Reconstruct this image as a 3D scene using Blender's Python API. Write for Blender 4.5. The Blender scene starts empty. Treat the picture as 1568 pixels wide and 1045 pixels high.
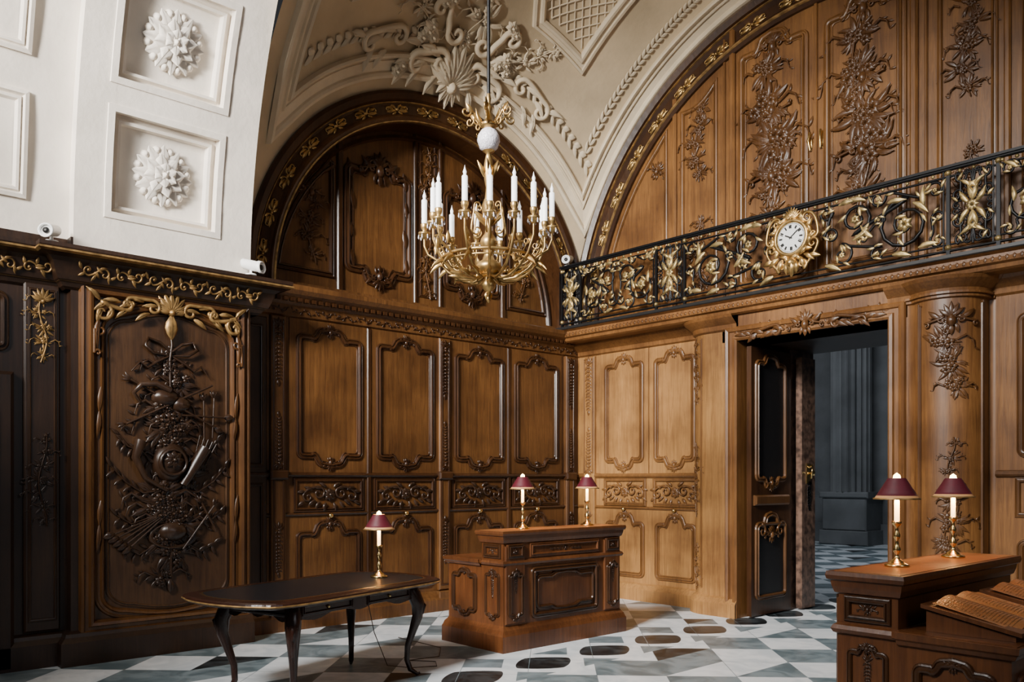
import bpy, math, random
from math import pi, sin, cos, sqrt, radians, atan2, asin
from mathutils import Vector
rnd=random.Random(7)
# ---------------------------------------------------------------- materials
def nt(name):
    m=bpy.data.materials.new(name); m.use_nodes=True
    t=m.node_tree; b=t.nodes['Principled BSDF']; return m,t,b
def simple(name,col,rough=.5,metal=0,var=.15,scale=6,bump=0,bscale=30,col2=None,emit=None,es=0,coat=0):
    m,t,b=nt(name)
    tc=t.nodes.new('ShaderNodeTexCoord'); n=t.nodes.new('ShaderNodeTexNoise')
    n.inputs['Scale'].default_value=scale; n.inputs['Detail'].default_value=5
    t.links.new(tc.outputs['Object'],n.inputs['Vector'])
    r=t.nodes.new('ShaderNodeValToRGB'); t.links.new(n.outputs['Fac'],r.inputs[0])
    c2=col2 or tuple(c*(1-var) for c in col)
    r.color_ramp.elements[0].position=.35; r.color_ramp.elements[1].position=.65
    r.color_ramp.elements[0].color=(*c2,1); r.color_ramp.elements[1].color=(*col,1)
    t.links.new(r.outputs[0],b.inputs['Base Color'])
    b.inputs['Roughness'].default_value=rough; b.inputs['Metallic'].default_value=metal
    if coat: b.inputs['Coat Weight'].default_value=coat
    if bump:
        n2=t.nodes.new('ShaderNodeTexNoise'); n2.inputs['Scale'].default_value=bscale; n2.inputs['Detail'].default_value=4
        t.links.new(tc.outputs['Object'],n2.inputs['Vector'])
        bp=t.nodes.new('ShaderNodeBump'); bp.inputs['Strength'].default_value=bump; bp.inputs['Distance'].default_value=.01
        t.links.new(n2.outputs['Fac'],bp.inputs['Height']); t.links.new(bp.outputs[0],b.inputs['Normal'])
    if emit:
        b.inputs['Emission Color'].default_value=(*emit,1); b.inputs['Emission Strength'].default_value=es
    return m
def wood(name,c1,c2,rough=.42):
    m,t,b=nt(name)
    tc=t.nodes.new('ShaderNodeTexCoord'); mp=t.nodes.new('ShaderNodeMapping')
    mp.inputs['Scale'].default_value=(12,12,.7)
    t.links.new(tc.outputs['Object'],mp.inputs[0])
    n=t.nodes.new('ShaderNodeTexNoise'); n.inputs['Scale'].default_value=2.4; n.inputs['Detail'].default_value=9; n.inputs['Roughness'].default_value=.72
    n.inputs['Distortion'].default_value=.9
    t.links.new(mp.outputs[0],n.inputs['Vector'])
    r=t.nodes.new('ShaderNodeValToRGB'); t.links.new(n.outputs['Fac'],r.inputs[0])
    r.color_ramp.elements[0].position=.3; r.color_ramp.elements[1].position=.68
    r.color_ramp.elements[0].color=(*c2,1); r.color_ramp.elements[1].color=(*c1,1)
    n3=t.nodes.new('ShaderNodeTexNoise'); n3.inputs['Scale'].default_value=1.5; n3.inputs['Detail'].default_value=5
    t.links.new(tc.outputs['Object'],n3.inputs['Vector'])
    mx=t.nodes.new('ShaderNodeMix'); mx.data_type='RGBA'; mx.blend_type='MULTIPLY'; mx.inputs[0].default_value=.8
    t.links.new(r.outputs[0],mx.inputs[6])
    r2=t.nodes.new('ShaderNodeValToRGB'); r2.color_ramp.elements[0].position=.35; r2.color_ramp.elements[1].position=.62
    r2.color_ramp.elements[0].color=(.38,.33,.30,1); r2.color_ramp.elements[1].color=(1,1,1,1)
    t.links.new(n3.outputs['Fac'],r2.inputs[0]); t.links.new(r2.outputs[0],mx.inputs[7])
    t.links.new(mx.outputs[2],b.inputs['Base Color'])
    b.inputs['Roughness'].default_value=rough
    bp=t.nodes.new('ShaderNodeBump'); bp.inputs['Strength'].default_value=.15; bp.inputs['Distance'].default_value=.01
    t.links.new(n.outputs['Fac'],bp.inputs['Height']); t.links.new(bp.outputs[0],b.inputs['Normal'])
    return m
OAK=wood('oak_panelling',(.185,.080,.022),(.070,.027,.008))
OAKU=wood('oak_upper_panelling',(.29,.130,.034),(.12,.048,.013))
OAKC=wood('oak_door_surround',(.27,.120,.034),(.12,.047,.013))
OAKL=wood('oak_lit',(.46,.235,.075),(.23,.105,.032))  # panelling oak lightened: brightness of the lit cabinets is in the colour
OAKD=wood('oak_dark_shaded',(.045,.020,.009),(.018,.008,.004))  # darkened oak: shade on the pier is put into the colour
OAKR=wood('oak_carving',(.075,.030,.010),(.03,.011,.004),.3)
OAKM=wood('oak_carving_mid',(.15,.064,.019),(.065,.026,.008),.34)
OAKRL=wood('oak_carving_light',(.25,.115,.034),(.12,.05,.015),.36)
PIERW=wood('pier_panel_shaded',(.105,.048,.018),(.042,.018,.007),.4)  # panel field darkened too, pier shade painted into the wood tone
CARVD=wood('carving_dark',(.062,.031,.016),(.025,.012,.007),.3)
MAHO=wood('mahogany_desk',(.175,.062,.019),(.075,.025,.008),.34)
TOPW=wood('desk_top_wood',(.42,.18,.055),(.26,.10,.028),.32)
DTBL=wood('table_dark_wood',(.040,.014,.008),(.015,.005,.003),.25)
GOLD=simple('gilding',(.62,.40,.15),.36,.9,.5,14)
BRASS=simple('brass',(.85,.60,.25),.22,1,.15,10)
RGOLD=simple('rail_gilding',(.55,.40,.17),.42,.75,.65,16)
DGOLD=simple('aged_gilding',(.42,.25,.09),.45,.6,.6,14)
IRON=simple('black_wrought_iron',(.008,.008,.009),.4,.5)
STONE=simple('white_limestone',(.84,.77,.68),.75,0,.14,2.5,.3,18)
PLAS=simple('beige_plaster',(.64,.505,.325),.8,0,.28,1.4,.35,14)
PLASW=simple('pale_relief_plaster',(.74,.62,.44),.75,0,.16,3,.25,20)
LEATH=simple('black_leather',(.010,.010,.012),.3,0,.2,20,.1,80)
RED=simple('burgundy_lampshade',(.085,.004,.012),.55,0,.2,20)
REDIN=simple('lampshade_lining',(.6,.3,.12),.6)
CANDLE=simple('ivory_candle_glow',(.92,.92,.92),.45,0,.04,5,emit=(1,.97,.92),es=.7)  # glow added to unlit candles so they look bright
GLOW=simple('lit_bulb',(1,.8,.5),.4,emit=(1,.62,.2),es=26)
CGLOW=simple('lit_candle_tube',(1,.8,.5),.4,emit=(1,.60,.2),es=4)
CRYST=simple('crystal_ball',(.75,.72,.78),.12,0,.3,60,.8,60)
WHITE=simple('white_enamel',(.86,.86,.84),.35,0,.03)
BLACK=simple('black_paint',(.01,.01,.01),.4)
GLASSD=simple('dark_door_glass',(.010,.009,.010),.45,0,.4,50,.2,120)
REDM=simple('red_brown_marble',(.20,.12,.085),.3,0,.55,14,col2=(.05,.03,.022))
GREY=simple('grey_hall_stone',(.19,.195,.20),.7,0,.3,1.5)
INK=simple('faded_print',(.16,.065,.022),.6)

# ---------------------------------------------------------------- mesh builder
class MB:
    def __init__(s,name): s.name=name; s.v=[]; s.f=[]; s.m=[]; s.s=[]; s.mats=[]
    def mi(s,m):
        if m not in s.mats: s.mats.append(m)
        return s.mats.index(m)
    def add(s,vs,fs,mat,sm=False):
        o=len(s.v); s.v.extend(vs); k=s.mi(mat)
        for f in fs: s.f.append(tuple(i+o for i in f)); s.m.append(k); s.s.append(sm)
    def box(s,T,u0,u1,v0,v1,w0,w1,mat,bev=0):
        if bev:
            P=[(u0,v0,w0),(u1,v0,w0),(u1,v1,w0),(u0,v1,w0),(u0,v0,w1-bev),(u1,v0,w1-bev),(u1,v1,w1-bev),(u0,v1,w1-bev),
               (u0+bev,v0+bev,w1),(u1-bev,v0+bev,w1),(u1-bev,v1-bev,w1),(u0+bev,v1-bev,w1)]
            F=[(0,1,5,4),(1,2,6,5),(2,3,7,6),(3,0,4,7),(4,5,9,8),(5,6,10,9),(6,7,11,10),(7,4,8,11),(8,9,10,11),(3,2,1,0)]
        else:
            P=[(u0,v0,w0),(u1,v0,w0),(u1,v1,w0),(u0,v1,w0),(u0,v0,w1),(u1,v0,w1),(u1,v1,w1),(u0,v1,w1)]
            F=[(0,1,5,4),(1,2,6,5),(2,3,7,6),(3,0,4,7),(4,5,6,7),(3,2,1,0)]
        s.add([T(*p) for p in P],F,mat)
    def grid(s,rows,mat,closed=False,sm=True):
        n=len(rows[0]); V=[p for r in rows for p in r]; F=[]
        for i in range(len(rows)-1):
            for j in range(n if closed else n-1):
                k=(j+1)%n; F.append((i*n+j,i*n+k,(i+1)*n+k,(i+1)*n+j))
        s.add(V,F,mat,sm)
    def sweep(s,T,path,closed,prof,mat,sm=False):
        n=len(path); rows=[]
        for i in range(n):
            p=path[i]; a=path[i-1] if (closed or i>0) else None; b=path[(i+1)%n] if (closed or i<n-1) else None
            def nn(p,q):
                dx,dy=q[0]-p[0],q[1]-p[1]; l=math.hypot(dx,dy) or 1e-9; return (-dy/l,dx/l)
            if a is None: N=nn(p,b)
            elif b is None: N=nn(a,p)
            else:
                n1=nn(a,p); n2=nn(p,b); x,y=n1[0]+n2[0],n1[1]+n2[1]; l=math.hypot(x,y) or 1e-9
                x/=l;y/=l; c=max(.5,x*n1[0]+y*n1[1]); N=(x/c,y/c)
            rows.append([T(p[0]+N[0]*o,p[1]+N[1]*o,h) for o,h in prof])
        if closed: rows.append(rows[0])
        s.grid(rows,mat,False,sm)
    def tube(s,T,pts,r,mat,n=6,close=False):
        P=[Vector(T(*p)) for p in pts]; m=len(P)
        if not hasattr(r,'__len__'): r=[r]*m
        rows=[]; ref=None
        for i in range(m):
            if close: t=P[(i+1)%m]-P[i-1]
            else: t=P[min(i+1,m-1)]-P[max(i-1,0)]
            if t.length<1e-9: t=Vector((0,0,1))
            t.normalize()
            if ref is None:
                ref=Vector((0,0,1)) if abs(t.z)<.9 else Vector((1,0,0))
            x=ref-t*ref.dot(t)
            if x.length<1e-6: x=t.orthogonal()
            x.normalize(); ref=x; y=t.cross(x)
            rows.append([tuple(P[i]+(x*cos(2*pi*k/n)+y*sin(2*pi*k/n))*r[i]) for k in range(n)])
        if close: rows.append(rows[0])
        s.grid(rows,mat,True,True)
        if not close:
            s.add(rows[0],[tuple(range(n))],mat); s.add(rows[-1],[tuple(range(n))[::-1]],mat)
    def lathe(s,M,prof,mat,n=20,a0=0,a1=2*pi,sm=True):
        full=abs(a1-a0-2*pi)<1e-6; k=n if full else n+1
        rows=[[M(r*cos(a0+(a1-a0)*j/n),r*sin(a0+(a1-a0)*j/n),z) for j in range(k)] for r,z in prof]
        s.grid(rows,mat,full,sm)
    def dome(s,T,u,v,r,h,mat,ry=None,n=10):
        ry=ry or r
        rows=[[T(u+r*cos(e)*cos(2*pi*j/n),v+ry*cos(e)*sin(2*pi*j/n),h*sin(e)) for j in range(n)] for e in (0,.4,.8,1.2,1.55)]
        s.grid(rows,mat,True,True)
    def obj(s,parent=None):
        me=bpy.data.meshes.new(s.name); me.from_pydata(s.v,[],s.f)
        for m in s.mats: me.materials.append(m)
        me.polygons.foreach_set('material_index',s.m); me.polygons.foreach_set('use_smooth',s.s); me.update()
        o=bpy.data.objects.new(s.name,me); bpy.context.scene.collection.objects.link(o)
        if parent: o.parent=parent
        return o
I=lambda x,y,z:(x,y,z)
def TA(x0): return lambda u,v,w:(x0+w,u,v)
def TB(y0): return lambda u,v,w:(u,y0-w,v)
def at(T,u,v,ang=0,s=1,w=0,mir=False):
    c,si=cos(ang),sin(ang)
    if mir: return lambda a,b,d:T(u-s*(a*c-b*si), v+s*(a*si+b*c), w+s*d)
    return lambda a,b,d:T(u+s*(a*c-b*si), v+s*(a*si+b*c), w+s*d)
# ---------------------------------------------------------------- ornament library
def leaf(mb,T,L,W,H,bend,mat,lift=0):
    ws=(.3,.85,1,.7,.03); hs=(.5,.9,1,.7,.25); V=[];F=[]
    for k in range(5):
        t=k/4; a=bend*L*t*t; b=L*t*(1-.12*abs(bend)*t); w=W*ws[k]/2; z=lift*t*t*L
        V+= [T(a-w,b,z),T(a-w*.45,b,z+H*hs[k]),T(a,b,z+H*hs[k]*.55),T(a+w*.45,b,z+H*hs[k]),T(a+w,b,z)]
    for k in range(4):
        for j in range(4): F.append((k*5+j,k*5+j+1,k*5+6+j,k*5+5+j))
    mb.add(V,F,mat,True)
def spiral_pts(c,R,aend,s,turns,w=.0,n=22,inner=.12):
    return [(c[0]+R*(inner+(1-inner)*t)*cos(aend-s*2*pi*turns*(1-t)),c[1]+R*(inner+(1-inner)*t)*sin(aend-s*2*pi*turns*(1-t)),w) for t in [i/n for i in range(n+1)]]
def S(mb,T,c0,R0,a0,s0,c1,R1,a1,s1,r,mat,turns=1.3,w=0,n=5,hf=1.0):
    A=spiral_pts(c0,R0,a0,s0,turns,w); B=spiral_pts(c1,R1,a1,s1,turns,w)[::-1]
    p,q=A[-1],B[0]; d=math.hypot(q[0]-p[0],q[1]-p[1])*hf
    t0=(-s0*sin(a0)*d,s0*cos(a0)*d); t1=(s1*sin(a1)*d,-s1*cos(a1)*d); M=[]
    for i in range(1,10):
        t=i/10; h1=2*t**3-3*t*t+1;h2=t**3-2*t*t+t;h3=-2*t**3+3*t*t;h4=t**3-t*t
        M.append((h1*p[0]+h2*t0[0]+h3*q[0]+h4*t1[0],h1*p[1]+h2*t0[1]+h3*q[1]+h4*t1[1],w))
    P=A+M+B; N=len(P)
    rr=[r*(.55+.45*sin(pi*i/(N-1))) for i in range(N)]
    mb.tube(T,P,rr,mat,n); return P
def flower(mb,T,r,mat,n=6,h=.35):
    for k in range(n): leaf(mb,at(T,0,0,2*pi*k/n),r,r*.75,r*h,0,mat)
    mb.dome(T,0,0,r*.28,r*h*1.4,mat,n=8)
def shell(mb,T,s,mat,n=7,spread=2.3):
    for k in range(n):
        a=(k/(n-1)-.5)*spread; leaf(mb,at(T,0,0,-a),s*(1-.25*abs(a)/spread),s*.3,s*.2,0,mat)
    mb.dome(T,0,0,s*.18,s*.25,mat)
def cart(mb,T,s,mat):
    shell(mb,at(T,0,.1*s),.55*s,mat,5,1.8)
    for m in (False,True):
        Q=at(T,0,0,0,1,0,m)
        S(mb,Q,(.28*s,.02*s),.13*s,pi*.6,1,(.75*s,-.12*s),.1*s,pi*.4,-1,.045*s,mat,1.1,.03*s)
        leaf(mb,at(Q,.3*s,.08*s,-1.2),.5*s,.2*s,.1*s,-.25,mat)
        leaf(mb,at(Q,.1*s,-.1*s,-2.5),.35*s,.16*s,.08*s,.3,mat)
    mb.dome(T,0,-.02*s,.16*s,.16*s,mat,.22*s)
    leaf(mb,at(T,0,-.15*s,pi),.35*s,.2*s,.1*s,0,mat)
def drop(mb,T,h,w,mat,seed=1):
    r=random.Random(seed); shell(mb,at(T,0,-w*.2),w*.7,mat,5,2)
    b=-w*.3; k=0
    while b>-h+w*.4:
        sz=w*(.55-.2*(-b/h))
        for m in (False,True): leaf(mb,at(at(T,0,0,0,1,0,m),0,b,-2.2+.3*r.random()),sz,sz*.45,sz*.22,.3,mat)
        mb.dome(T,0,b-sz*.2,sz*.25,sz*.3,mat,n=8); b-=sz*.62; k+=1
    leaf(mb,at(T,0,b,pi),w*.5,w*.3,w*.1,0,mat)
def bouquet(mb,T,h,w,mat,seed=1,dens=1.0):
    "irregular trailing garland of flowers, leaves and ribbons"
    r=random.Random(seed); c=lambda t:w*.12*sin(7*t+seed)
    mb.tube(T,[(c(t),-h/2+h*t,.012) for t in [i/20 for i in range(21)]],.007*max(1,h),mat,5)
    nodes=max(3,int(h/(w*.42)))
    for k in range(nodes):
        t=(k+.5)/nodes; b=-h/2+h*t; a=c(t)+r.uniform(-.08,.08)*w; big=.55+.45*sin(pi*t)*r.uniform(.7,1.1)
        nf=int(4*dens)
        for i in range(nf):
            an=r.uniform(0,6.28); d=w*.22*big*r.random(); flower(mb,at(T,a+d*cos(an),b+d*sin(an),r.random()*3,1,.01*r.random()),w*r.uniform(.07,.13)*big,mat,5,.6)
        for i in range(int(9*dens)):
            an=r.uniform(0,6.28); L=w*r.uniform(.18,.34)*big
            leaf(mb,at(T,a+w*.1*big*sin(-an),b+w*.1*big*cos(an),an),L,L*.34,L*.16,r.uniform(-.5,.5),mat,.08)
        for sd in (-1,1):
            if r.random()<.8:
                x=a+sd*w*r.uniform(.12,.2); L=w*r.uniform(.2,.34)*big
                P=[(x,b,.012),(x+sd*L*.6,b+L*.35,.02),(x+sd*L,b+L*.1,.02),(x+sd*L*1.15,b-L*.45,.012)]
                mb.tube(T,P,[w*.018,w*.02,w*.014,w*.006],mat,5)
                for q in range(3): leaf(mb,at(T,P[q+1][0],P[q+1][1],-sd*r.uniform(.3,2.4)),L*.45,L*.17,L*.08,.2,mat)
def scrollband(mb,T,u0,u1,vc,h,mat,step=None,r=None,w=.0):
    step=step or h*2.2; n=max(1,int(round((u1-u0)/step))); st=(u1-u0)/n
    for i in range(n):
        u=u0+st*(i+.5); f=1 if i%2 else -1
        Q=at(T,u,vc,0,1,w)
        S(mb,Q,(-st*.22,-f*h*.08),h*.3,f*pi/2,-f,(st*.26,f*h*.08),h*.3,-f*pi/2,-f*1,h*.07,mat,.9,h*.05,4)
        for k,(a,b,an) in enumerate([(-.3,.05,.7),(-.05,.0,-1.1),(.2,.0,2.0),(.35,.1,-.6),(0,.1,.2),(-.4,-.1,2.4),(.1,-.15,-2.2)]):
            leaf(mb,at(Q,a*st,b*h*f,an if f>0 else pi-an),h*.45,h*.2,h*.16,.3,mat)
        mb.dome(Q,-st*.22,-f*h*.08,h*.1,h*.14,mat,n=6)
def outline(u0,u1,v0,v1,dt=.08,db=.08,r=.05,n=5):
    w=u1-u0
    def edge(sgn,v,d):
        base=v-sgn*d; seq=[]
        for k in range(n+1):
            a=pi/2*k/n; seq.append((u0+r-r*cos(a),base-sgn*(r-r*sin(a))))
        if d>0:
            for k in range(9):
                t=k/8; seq.append((u0+w*(.2+.17*t),base+sgn*(d*(t*t*(3-2*t)) - .25*d*sin(pi*min(1,t*1.6)) * (1 if t<.62 else 0))))
            mid=[(u0+w*.5,v+sgn*d*.18)]
        else: mid=[]
        return seq+mid+[(u0+u1-x,y) for x,y in seq[::-1]]
    return edge(1,v1,dt)+edge(-1,v0,db)[::-1]
MOLD=[(-.034,0),(-.034,.012),(-.024,.03),(-.012,.034),(-.006,.018),(.008,.016),(.014,.024),(.024,.02),(.03,.004),(.03,0)]
def sc(prof,k): return [(a*k,b*k) for a,b in prof]
def panel(mb,T,u0,u1,v0,v1,mat,dt=.08,db=.08,k=1,r=.05,fill=None,om=None,top=True,bot=True,osz=.14):
    P=outline(u0,u1,v0,v1,dt,db,r)
    mb.sweep(T,P,True,sc(MOLD,k),mat)
    if fill:
        c=((u0+u1)/2,(v0+v1)/2)
        V=[T(c[0]+(p[0]-c[0])*.97,c[1]+(p[1]-c[1])*.985,.004) for p in P]; mb.add(V,[tuple(range(len(V)))],fill)
    om=om or mat; uc=(u0+u1)/2
    if top: cart(mb,at(T,uc,v1-osz*.15,0,1,.012),osz,om)
    if bot: cart(mb,at(T,uc,v0+osz*.15,pi,1,.012),osz,om)
def rectmold(mb,T,u0,u1,v0,v1,mat,k=1):
    mb.sweep(T,[(u0,v0),(u0,v1),(u1,v1),(u1,v0)],True,sc(MOLD,k),mat)
def bay(mb,T,u0,u1,seed,mat=OAK,cm=OAKR,bm=CARVD):
    mb.box(T,u0-.1,u1+.1,1.66,3.33,0,.018,mat)
    panel(mb,at(T,0,0,0,1,.018),u0,u1,1.76,3.24,cm,.09,.09,1.0,osz=.15)
    panel(mb,at(T,0,0,0,1,.018),u0+.035,u1-.035,1.795,3.205,cm,.09,.09,.4,top=False,bot=False)
    rectmold(mb,T,u0-.03,u1+.03,1.27,1.6,cm,.8)
    uc=(u0+u1)/2; Q=at(T,uc,1.435,0,1,.012)
    flower(mb,Q,.075,bm,8)
    for m in (False,True):
        R=at(Q,0,0,0,1,0,m)
        S(mb,R,(.14,.02),.07,pi*.9,-1,(.27,-.02),.06,pi*.1,1,.014,bm,1,.01)
        for a,b,an in ((.1,.07,-1.2),(.18,-.06,-1.9),(.22,.05,-.9),(.3,.03,-1.3),(.12,-.08,-2.2),(.3,-.07,-1.8),(.05,.08,-.7),(.05,-.09,-2.6)): leaf(mb,at(R,a,b,an),.1,.045,.03,.3,bm)
    panel(mb,T,u0,u1,.32,1.13,cm,.11,0,.9,osz=.15,bot=False)
    panel(mb,T,u0+.035,u1-.035,.35,1.10,cm,.11,0,.4,top=False,bot=False)
    mb.lathe(lambda a,b,c:T(uc+a,1.205+b,c),[(0.018,0),(.012,.02),(.028,.03),(.03,.045),(.015,.058),(0,.06)],BRASS,10)
def hs(mb,path,prof,mat,sm=False):
    mb.sweep(I,path,False,[(-o,z) for o,z in prof],mat,sm)

# ================================================================ FLOOR
def floor_mat():
    m,t,b=nt('marble_floor'); N=t.nodes.new; L=t.links.new
    tc=N('ShaderNodeTexCoord'); sp=N('ShaderNodeSeparateXYZ'); L(tc.outputs['Object'],sp.inputs[0])
    def M(op,a,bb=None,c=None):
        n=N('ShaderNodeMath'); n.operation=op
        for i,x in enumerate((a,bb,c)):
            if x is None: continue
            if isinstance(x,(int,float)): n.inputs[i].default_value=x
            else: L(x,n.inputs[i])
        return n.outputs[0]
    X,Y=sp.outputs[0],sp.outputs[1]
    s=.80; r2=.70710678
    p=M('DIVIDE',M('MULTIPLY',M('ADD',X,Y),r2),s*r2*1.0); q=M('DIVIDE',M('MULTIPLY',M('SUBTRACT',X,Y),r2),s*r2)
    fp=M('FRACT',p); fq=M('FRACT',q); ip=M('FLOOR',p); iq=M('FLOOR',q)
    chk=M('MODULO',M('ADD',M('ADD',ip,iq),400),2)
    k3=M('MODULO',M('ADD',M('ADD',ip,M('MULTIPLY',iq,2)),600),5); isb=M('LESS_THAN',k3,.5)
    tri=M('LESS_THAN',M('ADD',fp,fq),1.0)
    bx=M('SUBTRACT',X,2.98); inb=M('LESS_THAN',M('ABSOLUTE',bx),.33)
    yy=M('MULTIPLY',M('SUBTRACT',M('FRACT',M('DIVIDE',M('ADD',Y,20.0),.8)),.5),.8)
    ax=M('ABSOLUTE',M('DIVIDE',bx,.24)); ay=M('ABSOLUTE',M('DIVIDE',yy,.31))
    rr=M('ADD',M('POWER',ax,1.35),M('POWER',ay,1.35))
    circ=M('LESS_THAN',rr,1.0); dia=M('GREATER_THAN',M('ADD',M('ABSOLUTE',bx),M('ABSOLUTE',yy)),.50)
    n=N('ShaderNodeTexNoise'); n.inputs['Scale'].default_value=3; n.inputs['Detail'].default_value=8; n.inputs['Distortion'].default_value=1.5
    L(tc.outputs['Object'],n.inputs[0])
    def ramp(c1,c2):
        r=N('ShaderNodeValToRGB'); r.color_ramp.elements[0].position=.38; r.color_ramp.elements[1].position=.6
        r.color_ramp.elements[0].color=(*c1,1); r.color_ramp.elements[1].color=(*c2,1); L(n.outputs['Fac'],r.inputs[0]); return r.outputs[0]
    wh=ramp((.66,.72,.76),(.84,.88,.91)); gr=ramp((.11,.155,.175),(.24,.30,.33)); bl=ramp((.008,.012,.014),(.04,.05,.055))
    def mix(f,a,c):
        x=N('ShaderNodeMix'); x.data_type='RGBA'; L(f,x.inputs[0]); L(a,x.inputs[6]); L(c,x.inputs[7]); return x.outputs[2]
    c=mix(chk,gr,wh)
    c=mix(M('MULTIPLY',M('MULTIPLY',isb,tri),M('SUBTRACT',1,chk)),c,bl)
    c=mix(M('MULTIPLY',M('MULTIPLY',M('LESS_THAN',M('ABSOLUTE',M('SUBTRACT',k3,2)),.5),chk),tri),c,gr)
    c=mix(M('MULTIPLY',M('MULTIPLY',M('LESS_THAN',M('ABSOLUTE',M('SUBTRACT',k3,3)),.5),M('SUBTRACT',1,chk)),tri),c,wh)
    band=mix(circ,mix(dia,wh,gr),bl); c=mix(inb,c,band)
    j=M('LESS_THAN',M('MINIMUM',fp,fq),.010); c=mix(j,c,gr)
    L(c,b.inputs['Base Color']); b.inputs['Roughness'].default_value=.3
    b.inputs['Specular IOR Level'].default_value=.25
    return m
FLM=floor_mat()
mb=MB('floor'); mb.box(I,-8,12,-14,12.3,-.1,0,FLM); mb.obj()

# ================================================================ WALL LEFT (x=0)
A0=TA(0); CY=-2.42
mb=MB('wall_left')
mb.box(A0,-5.05,0,0,3.7,-.35,0,OAK)
T2=TA(-.32); n=40
V=[T2(CY,3.65,0)]+[T2(CY+2.5*cos(pi*i/n),3.7+2.5*sin(pi*i/n),0) for i in range(n+1)]
mb.add(V,[(0,i+1,i+2) for i in range(n)],OAK)
mb.box(T2,-4.95,.1,3.6,3.78,0,.1,OAK)
bays=[(-4.38,-3.61),(-3.37,-2.60),(-2.23,-1.46),(-1.22,-.45)]
for i,(a,b) in enumerate(bays): bay(mb,A0,a,b,i)
for yc,hw in ((-4.62,.085),(CY,.085),(-.2,.085)):
    mb.box(A0,yc-hw,yc+hw,.25,3.33,0,.05,OAK,.012)
    Q=at(A0,0,0,0,1,.05)
    rectmold(mb,Q,yc-hw+.03,yc+hw-.03,1.7,3.28,OAKR,.35); rectmold(mb,Q,yc-hw+.03,yc+hw-.03,.32,1.6,OAKR,.35)
    drop(mb,at(Q,yc,3.24),.62,.15,OAKR,3); drop(mb,at(Q,yc,1.75,pi),.55,.13,OAKR,4)
    drop(mb,at(Q,yc,1.1),.5,.13,OAKR,5)
    mb.box(A0,yc-hw-.02,yc+hw+.02,0,.24,0,.08,OAK,.01)
    mb.box(A0,yc-hw-.02,yc+hw+.02,1.6,1.7,0,.09,OAKR,.02)
for y in (-3.49,-1.34):
    mb.box(A0,y-.03,y+.03,.25,3.33,0,.03,OAKR,.012)
mb.box(A0,-5.05,-4.74,.25,3.3,0,.03,OAKD,.01); rectmold(mb,at(A0,0,0,0,1,.03),-4.98,-4.8,1.75,3.2,CARVD,.6); rectmold(mb,at(A0,0,0,0,1,.03),-4.98,-4.8,.35,1.55,CARVD,.6)
for m in (False,True):
    R=at(T2,CY,0,0,1,0,m)
    P=outline(.27,1.17,3.95,5.42,.14,.12,.07); mb.sweep(R,P,True,sc(MOLD,1.3),OAKR)
    mb.sweep(R,outline(.35,1.09,4.03,5.34,.12,.1,.05),True,sc(MOLD,.5),OAKR)
    cart(mb,at(R,.72,5.30,0,1,.02),.36,OAKR); cart(mb,at(R,.72,4.03,pi,1,.02),.28,OAKR)
    for bx in (.33,1.11):
        for bv,an in ((5.15,0),(5.0,pi),(4.3,pi),(4.45,0)):
            leaf(mb,at(R,bx,bv,an,1,.01),.22,.08,.03,.2,OAKR)
    ro=2.06; P=[(1.36,3.95),(1.36,3.7+sqrt(ro*ro-1.36**2))]
    for k in range(9):
        a=math.acos(1.36/ro)*(1-k/8)+.13*k/8; P.append((ro*cos(a),3.7+ro*sin(a)))
    P.append((ro*cos(.12),3.95)); mb.sweep(R,P,True,sc(MOLD,1.1),OAKR)
    bouquet(mb,at(R,1.62,4.45,0,1,.01),.8,.4,OAKM,5,1.4); cart(mb,at(R,1.62,4.85,0,1,.01),.2,OAKM)
    mb.box(R,1.22,1.3,3.75,5.6,0,.035,OAKR,.015)
    mb.box(R,.17,.22,3.75,5.9,0,.03,OAKR,.012)
bouquet(mb,at(T2,CY,4.3,0,1,.01),.85,.3,OAKM,8,1.2); bouquet(mb,at(T2,CY,5.4,0,1,.01),.75,.34,OAKM,9,1.3)
rectmold(mb,T2,CY-.12,CY+.12,3.9,5.85,OAKR,.6)
pr=[(2.22,-.32),(2.22,0.0),(2.24,.03),(2.28,.05),(2.3,.02),(2.33,-.005),(2.42,.0),(2.46,.03),(2.48,.07),(2.54,.09),(2.58,.07),(2.59,.0),(2.6,-.03)]
def arcprof(mb,T,cu,cv,prof,mat,n=64,a0=0,a1=pi):
    rows=[[T(cu+r*cos(a0+(a1-a0)*i/n),cv+r*sin(a0+(a1-a0)*i/n),w) for r,w in prof] for i in range(n+1)]
    mb.grid(rows,mat,False,False)
arcprof(mb,T2,CY,3.7,[(2.16,0),(2.16,.03),(2.12,.04),(2.1,0)],OAKR)
mb.obj()
mb=MB('trim_1')
arcprof(mb,A0,CY,3.68,pr,OAKR)
def arcT(T,cu,cv,r,w=0): return lambda a,b,d:T(cu+(r+b)*cos(pi-a/r),cv+(r+b)*sin(pi-a/r),w+d)
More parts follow.
